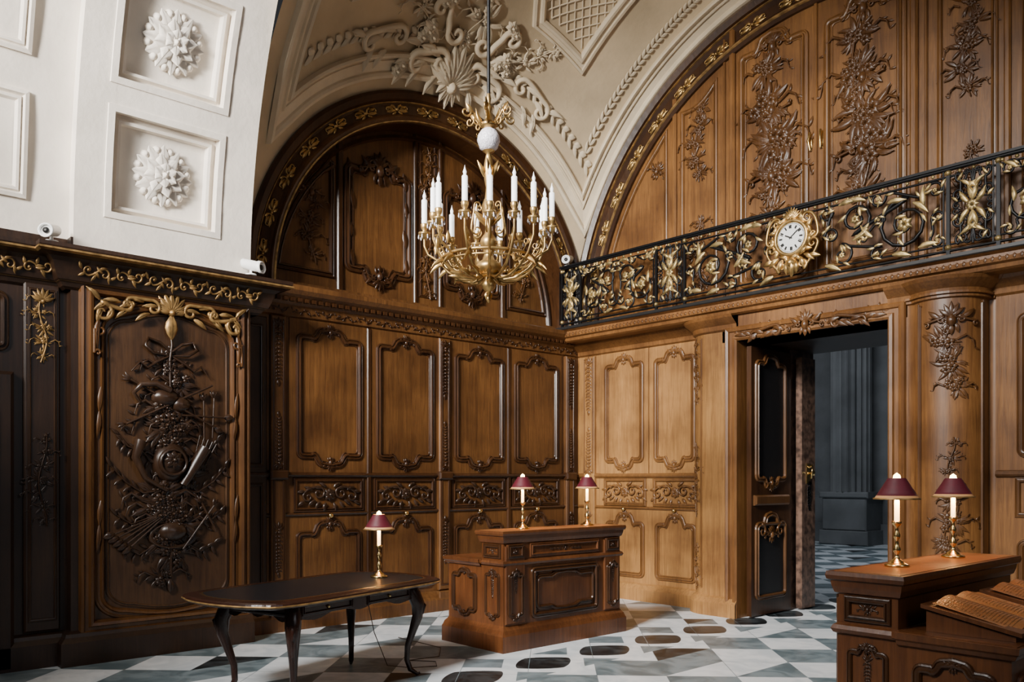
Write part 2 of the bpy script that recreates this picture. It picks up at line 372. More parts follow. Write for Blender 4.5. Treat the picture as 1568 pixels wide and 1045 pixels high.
def gildarc(mb,T,cu,cv,r,h,a0,a1,step,w):
    Q=arcT(T,cu,cv,r,w); n=int((a1-a0)*r/step)
    for i in range(n):
        u=a0*r+(a1-a0)*r*(i+.5)/n; R=at(Q,u,0)
        for m in (False,True):
            U=at(R,0,0,0,1,0,m)
            S(mb,U,(.05,0),h*.28,pi/2,-1,(step*.3,h*.05),h*.2,pi/2,1,h*.06,GOLD,.8,.008,4)
            leaf(mb,at(U,.03,-.01,-pi/2),step*.3,h*.3,h*.18,.1,GOLD); leaf(mb,at(U,.02,0.02,-.8),h*.55,h*.22,h*.15,.2,GOLD); leaf(mb,at(U,.05,0.01,-1.2),h*.75,h*.2,h*.15,.2,GOLD)
            leaf(mb,at(U,.02,-.02,-2.3),h*.5,h*.22,h*.15,-.2,GOLD); leaf(mb,at(U,.05,-.01,-1.95),h*.7,h*.2,h*.15,-.2,GOLD)
        mb.dome(R,0,0,h*.16,h*.2,GOLD,n=8)
gildarc(mb,A0,CY,3.68,2.375,.135,.02,pi-.02,.44,.0)
arcprof(mb,A0,CY,3.68,[(2.445,.02),(2.45,.035),(2.458,.035),(2.462,.02)],DGOLD)
arcprof(mb,A0,CY,3.68,[(2.225,.02),(2.23,.045),(2.24,.045),(2.245,.03)],DGOLD)
mb.obj()
mb=MB('trim_2')
CP=[(0,3.33),(.03,3.35),(.035,3.46),(.06,3.48),(.08,3.52),(.14,3.56),(.17,3.6),(.17,3.645),(.14,3.66),(-.3,3.7)]
hs(mb,[(0,-5.05),(0,0)],CP,OAK)
scrollband(mb,TA(.035),-5.0,-.05,3.405,.08,OAKR,.26)
n=60
for i in range(n): mb.box(A0,-5.0+i*4.95/n,-5.0+i*4.95/n+.045,3.49,3.53,.05,.11,OAKR)
mb.obj()
mb=MB('baseboard_left'); hs(mb,[(0,-5.05),(0,0)],[(.09,0),(.09,.14),(.06,.17),(.05,.2),(.02,.22),(0,.24)],OAK); mb.obj()
mb=MB('trim_3')
hs(mb,[(0,-5.05),(0,0)],[(0,1.62),(.03,1.63),(.05,1.65),(.045,1.67),(.02,1.68),(0,1.69)],OAKR)
hs(mb,[(0,-5.05),(0,0)],[(0,1.2),(.02,1.21),(.03,1.225),(.02,1.24),(0,1.245)],OAKR); mb.obj()

# ================================================================ PIER
PX=.3
mb=MB('wall_pier')
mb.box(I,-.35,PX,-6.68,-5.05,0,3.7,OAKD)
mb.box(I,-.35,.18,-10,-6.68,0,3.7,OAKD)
AP=TA(PX)
hs(mb,[(.18,-10),(.18,-6.68),(PX,-6.68),(PX,-5.05)],[(.1,0),(.1,.2),(.06,.24),(.05,.27),(0,.29)],OAKD)
y0,y1=-6.56,-5.12; yc=(y0+y1)/2
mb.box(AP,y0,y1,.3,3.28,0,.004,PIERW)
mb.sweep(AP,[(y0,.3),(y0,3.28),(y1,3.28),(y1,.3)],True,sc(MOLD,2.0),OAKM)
def trophy_outline(k):
    a,b=y0+.1+k,y1-.1-k; P=[]
    for i in range(11):
        t=i/10; P.append((a+.18*(1-cos(t*pi/2)) ,2.92-k+.18*sin(t*pi/2)))
    for i in range(1,13):
        t=i/13; P.append((a+.18+(b-a-.36)*t,3.10-k+.1*sin(pi*t)))
    for i in range(11):
        t=1-i/10; P.append((b-.18*(1-cos(t*pi/2)),2.92-k+.18*sin(t*pi/2)))
    for i in range(11):
        t=i/10; P.append((b-.22*(1-cos(t*pi/2)),.58+k-.18*sin(t*pi/2)))
    for i in range(1,9):
        t=i/9; P.append((b-.22-(b-a-.44)*t,.40+k-.05*sin(pi*t)))
    for i in range(11):
        t=1-i/10; P.append((a+.22*(1-cos(t*pi/2)),.58+k-.18*sin(t*pi/2)))
    return P
mb.sweep(AP,trophy_outline(0),True,sc(MOLD,1.4),OAKM); mb.sweep(AP,trophy_outline(.07),True,sc(MOLD,.6),PIERW)
V=[AP(a,b,.008) for a,b in trophy_outline(.07)]; mb.add(V,[tuple(range(len(V)))],PIERW)
Q=at(AP,yc,3.16,0,1,.05)
shell(mb,at(Q,0,-.02),.2,DGOLD,9,2.8)
for m in (False,True):
    R=at(Q,0,0,0,1,0,m)
    S(mb,R,(.17,.0),.07,pi*.5,-1,(.36,.02),.05,pi*.5,1,.018,DGOLD,1,.02)
    S(mb,R,(.4,.0),.05,-pi*.5,1,(.6,-.09),.09,pi*.5,-1,.02,DGOLD,1.2,.02)
    for a,b,an in ((.12,.02,-1.4),(.25,.05,-1.2),(.33,.02,-1.7),(.45,.02,-1.3),(.55,.0,-1.9),(.6,-.05,-2.6),(.62,.02,-.6),(.5,-.04,-2.4),(.38,-.04,-2.0),(.2,-.05,-1.9)):
        leaf(mb,at(R,a,b,an),.15,.05,.04,.25,DGOLD)
    S(mb,R,(.62,-.25),.05,0,1,(.64,-.45),.03,0,-1,.014,OAKM,1,.02)
    leaf(mb,at(R,.63,-.15,-2.9),.3,.06,.04,.2,OAKM)
    for v in (1.2,2.2):
        leaf(mb,at(AP,y0+.1 if m else y1-.1,v,0,1,.03),.25,.05,.03,.1,OAKM); leaf(mb,at(AP,y0+.1 if m else y1-.1,v,pi,1,.03),.25,.05,.03,.1,OAKM)
leaf(mb,at(Q,0,-.05,pi),.22,.12,.05,0,DGOLD)
C=CARVD; Z=at(AP,yc,0,0,1,.015)
mb.tube(Z,[(0,3.0,0.01),(.01,2.85,.02),(-.01,2.7,.02),(0,2.2,.02),(.02,1.6,.02),(0,1.0,.02),(0,.7,.02)],.012,C)
for m in (False,True):
    R=at(Z,0,0,0,1,0,m)
    mb.tube(R,[(0,2.78,.02),(.1,2.86,.03),(.2,2.89,.02),(.24,2.82,.04),(.16,2.76,.03),(.03,2.75,.02)],[.008,.014,.018,.018,.014,.008],C)
    mb.tube(R,[(0.02,2.74,.02),(.13,2.68,.03),(.21,2.62,.02),(.28,2.67,.03),(.35,2.58,.02)],[.008,.014,.014,.013,.006],C)
flower(mb,at(Z,0,2.8),.06,C)
mb.dome(Z,-.05,2.36,.13,.09,C,.09,14); mb.dome(Z,.09,2.30,.1,.08,C,.08)
def stick(p,q,r,head=0):
    mb.tube(Z,[(p[0],p[1],.04),(q[0],q[1],.05)],r,C)
    a=atan2(q[1]-p[1],q[0]-p[0])-pi/2
    if head: leaf(mb,at(Z,q[0],q[1],a,1,.03),.1,.07,.03,0,C)
    for k in (-.5,0,.5): leaf(mb,at(Z,p[0],p[1],a+pi+k,1,.02),.08,.03,.02,0,C)
stick((-.4,2.1),(.38,2.5),.011); stick((-.36,2.5),(.4,2.1),.011,1); stick((.1,2.2),(.5,2.2),.01,1)
stick((.3,2.35),(.3,1.95),.009); stick((.4,2.38),(.38,2.0),.009)
mb.tube(Z,[(-.28,2.3,.03),(-.34,2.38,.05),(-.28,2.46,.06),(-.15,2.48,.06),(-.02,2.42,.07)],[.012,.02,.028,.03,.03],C,8)
bouquet(mb,at(Z,0,2.5),.45,.55,C,30,1.6)
bouquet(mb,at(Z,0,2.1),.5,.7,C,31,1.8)
mb.dome(Z,.0,1.76,.17,.11,C,.19,16); mb.lathe(lambda a,b,c:Z(a,1.76+b,c),[(.10,.08),(.11,.11),(.125,.11),(.135,.07)],C,16)
flower(mb,at(Z,0,1.78,0,1,.10),.09,C,8)
mb.tube(Z,[(.1,1.55,.05),(.3,1.9,.08)],[.04,.062],C,8)
for k in range(5): stick((.2+.03*k,1.75),(.26+.04*k,2.02-.02*k),.007)
mb.tube(Z,[(-.05,1.5,.05),(-.25,1.62,.07),(-.33,1.8,.07),(-.28,1.95,.06)],[.015,.025,.04,.055],C,8)
for m in (False,True):
    R=at(Z,0,1.5,0,1,0,m)
    for (P,off) in (([(.1,0,.02),(.25,-.02,.02),(.4,.08,.02),(.52,.22,.02)],0),([(.05,-.1,.02),(.2,-.25,.02),(.35,-.3,.02),(.47,-.22,.02)],1),([(.1,.2,.02),(.25,.35,.02),(.38,.4,.02),(.45,.5,.02)],2),([(.05,-.3,.02),(.15,-.5,.02),(.28,-.58,.02),(.42,-.5,.02)],3)):
        mb.tube(R,P,[.011,.009,.007,.005],C)
        for k in range(12):
            t=k/11*2.99; i=int(t); u=t-i; a=P[i][0]*(1-u)+P[i+1][0]*u; b=P[i][1]*(1-u)+P[i+1][1]*u
            leaf(mb,at(R,a,b,-1.2+(.8 if k%2 else -.9)-.2*off),.10,.036,.025,.1,C,.15)
bouquet(mb,at(Z,0,1.42),.6,.8,C,33,1.8); bouquet(mb,at(Z,0,1.95),.4,.6,C,34,1.6)
mb.dome(Z,.02,1.12,.14,.09,C,.1,14); mb.lathe(lambda a,b,c:Z(.02+a*1.0,1.08+b*.55,c),[(.16,0),(.2,.04),(.22,.04),(.23,0)],C,18)
for k in range(5): stick((-.02-.03*k,1.3-.01*k),(-.36-.035*k,1.0+.03*k),.008,1)
stick((.4,1.35),(.1,.95),.011); stick((.28,1.38),(.42,1.1),.01)
bouquet(mb,at(Z,-.02,.92),.6,.55,C,35,1.6); bouquet(mb,at(Z,0,1.2),.4,.7,C,36,1.5)
leaf(mb,at(Z,0,.68,pi),.14,.07,.04,0,C)
AQ=TA(.18)
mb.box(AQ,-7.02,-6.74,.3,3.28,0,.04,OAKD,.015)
bouquet(mb,at(AQ,-6.88,2.9,0,1,.04),.6,.24,DGOLD,12,1.3); shell(mb,at(AQ,-6.88,3.12,0,1,.05),.12,DGOLD); bouquet(mb,at(AQ,-6.88,1.6,0,1,.04),.8,.26,CARVD,14,1.2)
rectmold(mb,at(AQ,0,0,0,1,.04),-6.98,-6.78,.4,3.22,CARVD,.4)
mb.box(AQ,-8.4,-7.1,0,2.5,0,.1,OAKD,.03); panel(mb,at(AQ,0,0,0,1,.1),-8.2,-7.25,.3,2.3,CARVD)
panel(mb,AQ,-8.3,-7.15,2.65,3.2,CARVD,.05,.05)
mb.obj()
mb=MB('trim_4')
path=[(.18,-10),(.18,-6.72),(PX,-6.72),(PX,-4.98),(.0,-4.98)]
hs(mb,path,[(0,3.24),(.03,3.26),(.05,3.29),(.08,3.31),(.1,3.35),(.13,3.45),(.17,3.48),(.24,3.5),(.26,3.54),(.26,3.57),(-.1,3.6)],OAKD)
hs(mb,path,[(.242,3.497),(.268,3.51),(.268,3.525)],DGOLD)
hs(mb,path,[(.05,3.295),(.066,3.30),(.07,3.31)],DGOLD)
scrollband(mb,lambda a,b,d:(PX+.12+d+(b-3.4)*.35,a,b),-6.65,-5.0,3.395,.15,DGOLD,.27)
scrollband(mb,lambda a,b,d:(.18+.12+d+(b-3.4)*.35,a,b),-9,-6.8,3.395,.15,DGOLD,.27)
mb.obj()

# ================================================================ COFFERED ARCH
RT=5.76
def barrel(R,x0=.3): 
    return lambda a,b,d:(x0+R-(R-d)*cos(b/R),a,3.58+(R-d)*sin(b/R))
mb=MB('wall_coffered_arch')
B=barrel(RT); vmax=RT*1.35
def strip(mb,T,u0,u1,v0,v1,w,mat,nv):
    rows=[[T(u0,v0+(v1-v0)*i/nv,w),T(u1,v0+(v1-v0)*i/nv,w)] for i in range(nv+1)]; mb.grid(rows,mat,False,False)
U0,U1=-6.66,-5.05; c0,c1=-6.36,-5.42; per=1.15
strip(mb,B,U0,c0,0,vmax,0,STONE,40); strip(mb,B,c1,U1,0,vmax,0,STONE,40)
k=0; prev=0; cof=[]
while True:
    a=.40+per*k; b=a+.86
    strip(mb,B,c0,c1,prev,min(a,vmax),0,STONE,4)
    if b>vmax: break
    cof.append((a,b)); prev=b; k+=1
for a,b in cof:
    path=[(c0,a),(c0,(a*2+b)/3),(c0,(a+2*b)/3),(c0,b),(c1,b),(c1,(a+2*b)/3),(c1,(2*a+b)/3),(c1,a)]
    mb.sweep(B,path,True,[(.06,0),(.055,.012),(.0,.015),(0,0),(0,-.09),(-.03,-.095),(-.05,-.055),(-.075,-.06),(-.085,-.13)],STONE)
    strip(mb,B,c0+.07,c1-.07,a+.07,b-.07,-.13,STONE,4)
    Q=at(B,(c0+c1)/2,(a+b)/2,0,1,-.13)
    for k in range(12): leaf(mb,at(Q,0,0,2*pi*k/12),.275,.17,.055,0,STONE,.1)
    for k in range(12):
        an=2*pi*(k+.5)/12; mb.dome(Q,-.225*sin(an),.225*cos(an),.04,.06,STONE,n=8)
    for k in range(8): leaf(mb,at(Q,0,0,2*pi*k/8+.2,1,.04),.19,.15,.05,0,STONE,.22)
    for k in range(6): leaf(mb,at(Q,0,0,2*pi*k/6,1,.075),.11,.12,.04,0,STONE,.35)
    mb.dome(Q,0,0,.045,.14,STONE,n=10)
for yy in (U0,U1):
    rows=[[(.3+RT-r*cos(1.35*i/40),yy,3.58+r*sin(1.35*i/40)) for r in (RT,RT+.5)] for i in range(41)]; mb.grid(rows,STONE,False,False)
mb.box(I,-.3,PX,U0,U1,3.5,3.6,STONE)
B2=barrel(5.9,.16); strip(mb,B2,-10,-6.64,-.1,5.9*1.0,0,STONE,30)
mb.box(I,-.3,.18,-10,U0,3.5,3.6,STONE)
for a,b in ((.4,1.28),(1.57,2.45),(2.7,3.5)):
    mb.sweep(B2,[(-8.2,a),(-8.2,b),(-7.0,b),(-7.0,a)],True,[(0,0),(0,.03),(-.03,.04),(-.05,.01),(-.06,.03),(-.08,.03),(-.1,0)],STONE)
mb.obj()

# ================================================================ VAULT CEILING
SC=Vector((3.6,-2.45,3.7)); SR=sqrt(3.6**2+2.5**2)
mb=MB('ceiling')
rows=[]
for i in range(61):
    th=pi*i/60; x=3.6-3.6*cos(th); r=[]
    for j in range(49):
        ph=pi*j/48; y=-2.475-2.575*cos(ph)
        y=min(y,.1); zz=SR*SR-(x-3.6)**2-(y+2.45)**2
        r.append((x,y,3.7+sqrt(max(0,zz))))
    rows.append(r)
mb.grid(rows,PLAS)
def SA(a,b,d):
    lam=asin(3.6/SR)-b/SR; ph=a/3.0
    R=SR-d; return (3.6-R*sin(lam),-2.45+R*cos(lam)*sin(ph),3.7+R*cos(lam)*cos(ph))
def SX(a,b,d):
    z=sqrt(max(1e-4,SR*SR-(a-3.6)**2-(b+2.45)**2)); k=(SR-d)/SR
    return (3.6+(a-3.6)*k,-2.45+(b+2.45)*k,3.7+z*k)
RIB=[(0,-.01),(0,.06),(.02,.075),(.045,.06),(.05,.03),(.075,.03),(.08,.045),(.1,.045),(.105,.02),(.2,.02),(.21,.045),(.235,.065),(.27,.055),(.28,.0)]
def ring_path(xa,yb,yt,xe,N=40):
    P=[]
    r=sqrt(SR*SR-(xa-3.6)**2); a0=asin((yt+2.45)/r); a1=asin((yb+2.45)/r)
    P+=[(xa,-2.45+r*sin(a0+(a1-a0)*i/N)) for i in range(N)]
    r=sqrt(SR*SR-(yb+2.45)**2); a0=asin((xa-3.6)/r)
    P+=[(3.6+r*sin(a0-2*a0*i/N),yb) for i in range(N)]
    r=sqrt(SR*SR-(xa-3.6)**2); a0=asin((yb+2.45)/r); a1=asin((yt+2.45)/r)
    P+=[(xe,-2.45+r*sin(a0+(a1-a0)*i/N)) for i in range(N)]
    r=sqrt(SR*SR-(yt+2.45)**2); a0=-asin((xa-3.6)/r)
    P+=[(3.6+r*sin(a0-2*a0*i/N),yt) for i in range(N)]
    return P
def sphere_sweep(mb,P2,prof,mat):
    C=SC; pts=[Vector(SX(a,b,0)) for a,b in P2]; n=len(pts); rows=[]
    for i in range(n):
        p=pts[i]; nrm=(C-p).normalized()
        t1=(pts[i]-pts[i-1]).normalized(); t2=(pts[(i+1)%n]-pts[i]).normalized()
        s1=nrm.cross(t1).normalized(); s2=nrm.cross(t2).normalized(); s=(s1+s2).normalized(); c=max(.45,s.dot(s1)); row=[]
        for o,h in prof:
            q=p+s*(o/c); q=C+(q-C).normalized()*(SR-h); row.append(tuple(q))
        rows.append(row)
    rows.append(rows[0]); mb.grid(rows,mat,False,False)
sphere_sweep(mb,ring_path(.3,-.25,-4.62,6.9),[(-o,h) for o,h in RIB],PLASW)
def dens(P,n=10):
    Q=[]
    for i in range(len(P)):
        a,b=P[i],P[(i+1)%len(P)]
        for k in range(n): Q.append((a[0]+(b[0]-a[0])*k/n,a[1]+(b[1]-a[1])*k/n))
    return Q
BM=[(-.08,0),(-.08,.03),(-.05,.055),(-.02,.05),(-.01,.02),(.03,.02),(.04,.045),(.07,.04),(.08,0)]
sphere_sweep(mb,dens([(.78,-4.1),(.78,-3.2),(1.2,-2.95),(2.4,-3.4),(2.0,-4.1)]),BM,PLASW)
LT=[(.95,-.95),(.95,-1.7),(1.5,-2.15),(2.7,-2.15),(2.7,-.95)]
sphere_sweep(mb,dens(LT),BM,PLASW)
def inside(x,y): return 1.03<x<2.63 and -2.07<y<-1.02 and (y>-1.66-(x-1.0)*.82)
for f in (1,-1):
    for k in range(-30,40):
        seg=[]
        for i in range(60):
            x=1.0+1.7*i/59; y=-1.0+f*(x-1.0)+.13*k
            if inside(x,y): seg.append((x,y,.01))
        if len(seg)>2: mb.tube(SX,seg,.012,PLASW,4)
for i in range(40):
    y=-4.45+i*.108
    if abs(y+2.42)>.45:
        leaf(mb,at(SX,.45,y,(pi if i<20 else 0)+.5,1,.02),.1,.05,.03,0,PLASW); leaf(mb,at(SX,.45,y,(pi if i<20 else 0)-.5,1,.02),.1,.05,.03,0,PLASW)
for i in range(60):
    x=.5+i*.07
    for f in (-1,1): leaf(mb,at(SX,x,-.39,-pi/2+.5*f,1,.02),.09,.04,.03,0,PLASW)
Q=at(SA,0,.42,0,1,.03)
shell(mb,at(Q,0,-.18),.5,PLASW,9,2.3)
for k in range(7):
    a=(k-3)*.42; leaf(mb,at(Q,0,-.1,pi+a),.34-.03*abs(k-3),.12,.06,0,PLASW,.15)
for m in (False,True):
    R=at(Q,0,0,0,1,0,m)
    S(mb,R,(.28,.05),.13,pi*.5,-1,(.62,-.02),.13,pi*.5,1,.045,PLASW,1.1,.03)
    S(mb,R,(.2,.4),.12,0,1,(.5,.62),.12,pi,1,.04,PLASW,1.1,.03)
    for a,b,an,L in ((.3,.1,-1.0,.35),(.45,.0,-1.5,.3),(.55,-.08,-2.1,.28),(.68,-.02,-1.3,.3),(.25,-.12,-2.2,.28),(.4,.25,-.6,.35),(.75,-.1,-1.9,.28),(.6,.18,-1.1,.28)):
        leaf(mb,at(R,a,b,an),L,L*.35,.06,.3,PLASW,.15)
    for a,b in ((.5,.3),(.58,.35),(.55,.42),(.64,.28),(.85,-.05),(.92,-.12),(.4,.75),(.48,.7)): flower(mb,at(R,a,b,0,1,.02),.08,PLASW,6,.7)
    S(mb,R,(.95,.25),.12,pi*.5,-1,(1.35,.2),.12,pi*.5,1,.035,PLASW,1,.02)
    for a,b,an in ((1.0,.3,-1.2),(1.2,.25,-1.6),(1.4,.25,-.8),(1.3,.12,-2.2),(1.1,.1,-2)): leaf(mb,at(R,a,b,an),.26,.08,.05,.3,PLASW,.1)
bouquet(mb,at(Q,0,.65),.9,.6,PLASW,41,1.3)
bouquet(mb,at(Q,.75,.55,-.8),.9,.4,PLASW,42,1.2); bouquet(mb,at(Q,-.75,.55,.8),.9,.4,PLASW,43,1.2)
mb.obj()

# ================================================================ WALL RIGHT (y=0)
B0=TB(0); BD=TB(-.3); AX=3.63
mb=MB('wall_right')
def arcp(cx,cy,r,a0,a1,n=12): return [(cx+r*cos(radians(a0+(a1-a0)*i/n)),cy+r*sin(radians(a0+(a1-a0)*i/n))) for i in range(n+1)]
PL=[(0,0),(2.08,0)]+arcp(2.38,0,.3,180,270)[1:]+[(2.81,-.3)]
PR=[(4.54,-.3),(4.72,-.3)]+arcp(5.02,-.06,.34,225,372,18)+[(5.42,0),(9.5,0)]
wallp=[(0,0),(0,3.5)]
hs(mb,[(0,0),(2.08,0)],wallp,OAKL); hs(mb,PL[1:],wallp,OAKL,True); 
hs(mb,PR[:2],wallp,OAKC); hs(mb,PR[1:],wallp,OAKC,True)
mb.box(I,2.6,4.75,-.3,.2,3.2,3.5,OAKC)
mb.box(I,0,2.5,.02,.25,0,3.6,OAKD); mb.box(I,5,9.5,.02,.25,0,3.6,OAKD)
for Pth,mt in ((PL,OAKL),(PR,OAK)):
    hs(mb,Pth,[(.07,0),(.07,.15),(.05,.18),(.03,.21),(0,.23)],mt)
    hs(mb,Pth,[(0,3.33),(.03,3.35),(.04,3.4),(.08,3.43),(.13,3.47),(.15,3.5)],OAKC)
hs(mb,[(0,0),(2.08,0)],[(0,1.62),(.03,1.63),(.045,1.65),(.03,1.68),(0,1.69)],OAKRL)
hs(mb,[(0,0),(2.08,0)],[(0,1.2),(.02,1.21),(.03,1.225),(.02,1.24),(0,1.245)],OAKRL)
for a,b in ((.55,1.18),(1.40,2.0)): bay(mb,B0,a,b,1,OAKL,OAKRL,OAKRL)
for xc in (.25,):
    mb.box(B0,xc-.1,xc+.1,.24,3.32,0,.05,OAKL,.012); drop(mb,at(B0,xc,3.24,0,1,.05),.7,.17,OAKRL,3); drop(mb,at(B0,xc,1.72,pi,1,.05),.6,.15,OAKRL,4); drop(mb,at(B0,xc,1.1,0,1,.05),.5,.15,OAKRL,4)
    rectmold(mb,at(B0,0,0,0,1,.05),xc-.08,xc+.08,1.7,3.28,OAKRL,.35)
def cyl(cx,cy,r): return lambda a,b,d:(cx+(r+d)*cos(a/r),cy+(r+d)*sin(a/r),b)
QL=cyl(2.38,0,.3); aL=.3*radians(228)
bouquet(mb,at(QL,aL,2.9),.8,.3,OAKRL,6,1.5); bouquet(mb,at(QL,aL,.55),.55,.26,OAKRL,7,1.3); bouquet(mb,at(QL,aL,1.6),.9,.28,OAKRL,8,1.4)
rectmold(mb,QL,aL-.14,aL+.14,.32,3.28,OAKRL,.4)
QR=cyl(5.02,-.06,.34); aR=.34*radians(293)
bouquet(mb,at(QR,aR,2.8),.85,.5,OAKM,51,1.8); cart(mb,at(QR,aR,3.1,0,1,.01),.28,OAKM)
bouquet(mb,at(QR,aR,1.75),.5,.24,OAKM,52,1.4); shell(mb,at(QR,aR,1.42,0,1,.01),.17,OAKM,9,2.6); bouquet(mb,at(QR,aR,1.2),.6,.46,OAKM,53,1.8)
rectmold(mb,QR,aR-.3,aR+.3,.35,3.28,OAKM,.6)
for z,o in ((3.33,.03),(3.36,.05)): hs(mb,PR[1:-1],[(0,z-.02),(o,z-.01),(o,z+.01),(0,z+.02)],OAKC)
mb.sweep(BD,[(2.81,0),(2.81,3.2),(4.54,3.2),(4.54,0)],False,[(0,-.3),(0,.03),(.02,.05),(.05,.045),(.06,.02),(.1,.02),(.11,.04),(.14,.05),(.16,.03),(.17,0)],OAKC)
scrollband(mb,at(BD,0,0,0,1,.01),2.75,4.6,3.32,.13,OAKM,.31)
cart(mb,at(BD,3.67,3.27,0,1,.06),.26,OAKM)
for m in (False,True):
    R=at(BD,3.67,3.24,0,1,.05,m)
    S(mb,R,(.35,.0),.07,pi*.5,-1,(.62,-.02),.05,pi*.5,1,.02,OAKM,1,.01)
    for a in (.25,.33,.4,.5,.58,.65,.72): leaf(mb,at(R,a,.0,-1.4+.5*sin(a*30)),.15,.055,.04,.3,OAKM)
panel(mb,B0,5.62,6.5,1.75,3.2,OAKM); rectmold(mb,B0,5.6,6.5,1.27,1.6,OAKM,.8); panel(mb,B0,5.62,6.5,.32,1.13,OAKM,.11,0)
panel(mb,B0,6.8,7.8,1.75,3.2,OAKM); hs(mb,[(5.42,0),(9.5,0)],[(0,1.62),(.03,1.63),(.045,1.65),(.03,1.68),(0,1.69)],OAKM)
cart(mb,at(B0,6.06,1.43),.2,OAKM)
n=60; V=[B0(3.6,3.5,0)]+[B0(3.6+3.6*cos(pi*i/n),3.68+3.6*sin(pi*i/n),0) for i in range(n+1)]
mb.add(V,[(0,i+1,i+2) for i in range(n)],OAKU)
mb.box(B0,0,7.2,3.5,3.72,-.02,0,OAKU)
OK2=OAKM
for m in (False,True):
    R=at(B0,AX-.02,0,0,1,0,m); sd=70 if m else 80
    P=outline(.12,.95,3.9,6.75,.14,0,.06); mb.sweep(R,P,True,sc(MOLD,1.2),OAKRL); mb.sweep(R,outline(.18,.89,3.96,6.69,.12,0,.05),True,sc(MOLD,.45),OAKRL)
    cart(mb,at(R,.53,6.6,0,1,.01),.3,OK2)
    bouquet(mb,at(R,.52,5.5,0,1,.01),2.1,.85,OK2,sd+1,2.4); bouquet(mb,at(R,.52,5.45,0,1,.01),1.4,.6,OK2,sd+7,2.0)
    cart(mb,at(R,.53,5.1,0,1,.02),.36,OK2); cart(mb,at(R,.53,5.85,pi,1,.02),.3,OK2)
    mb.box(R,1.02,1.1,3.72,7.0,0,.05,OAKU,.02); mb.box(R,1.16,1.19,3.72,6.95,0,.03,OAKRL,.01)
    P=[(1.3,3.9),(1.3,6.45)]+[(1.3+.5*t/6,6.45-.22*t/6-.08*sin(pi*t/6)) for t in range(1,7)]+[(1.8,3.9)]
    mb.sweep(R,P,True,sc(MOLD,1.0),OAKRL)
    bouquet(mb,at(R,1.55,4.4,0,1,.01),.95,.42,OK2,sd+3,1.5); bouquet(mb,at(R,1.55,5.8,0,1,.01),1.0,.46,OK2,sd+4,1.7)
    mb.box(R,1.88,1.94,3.72,6.45,0,.04,OAKU,.015)
    P=[(2.05,3.9),(2.05,6.05)]; ro=3.12; a0=math.acos(2.05/ro)
    for k in range(1,14):
        a=a0*(1-k/13)+.07*k/13; P.append((ro*cos(a),3.68+ro*sin(a)))
    mb.sweep(R,P,True,sc(MOLD,1.0),OAKRL)
    cart(mb,at(R,2.2,5.6,.6,1,.01),.22,OK2); bouquet(mb,at(R,2.2,4.3,0,1,.01),.6,.3,OK2,sd+5)
    mb.tube(R,[(.06,5.25,.03),(.07,5.35,.05),(.06,5.45,.03)],[.014,.02,.014],BRASS); mb.dome(R,.065,5.35,.03,.02,BRASS,.1)
mb.box(B0,AX-.04,AX,3.72,7.2,0,.03,OAKU,.01)
mb.obj()
mb=MB('trim_5')
arcprof(mb,B0,3.6,3.66,[(3.2,0),(3.2,.04),(3.24,.08),(3.28,.07),(3.3,.03),(3.34,.0),(3.44,.01),(3.48,.05),(3.5,.1),(3.56,.13),(3.61,.1),(3.63,.04),(3.65,-.1)],OAKR,90)
gildarc(mb,B0,3.6,3.66,3.38,.135,.02,pi-.02,.5,.01)
arcprof(mb,B0,3.6,3.66,[(3.475,.05),(3.48,.07),(3.49,.07),(3.5,.08)],DGOLD,90); arcprof(mb,B0,3.6,3.66,[(3.23,.075),(3.24,.09),(3.26,.09),(3.27,.07)],DGOLD,90)
mb.obj()
mb=MB('balcony')
BP=[(0,3.5),(.34,3.5),(.37,3.515),(.38,3.55),(.42,3.565),(.43,3.6),(.4,3.61),(.4,3.64),(.45,3.66),(.45,3.7),(0,3.7)]
hs(mb,[(0.0,0),(9.5,0)],BP,OAKC)
hs(mb,[(0.0,0),(9.5,0)],[(.455,3.66),(.46,3.67),(.46,3.7),(.3,3.705)],BLACK)
n=150
for i in range(n): leaf(mb,at(TB(-.42),.06+i*.06,3.57,0,1,.0),.05,.04,.012,0,OAKM)
mb.obj()
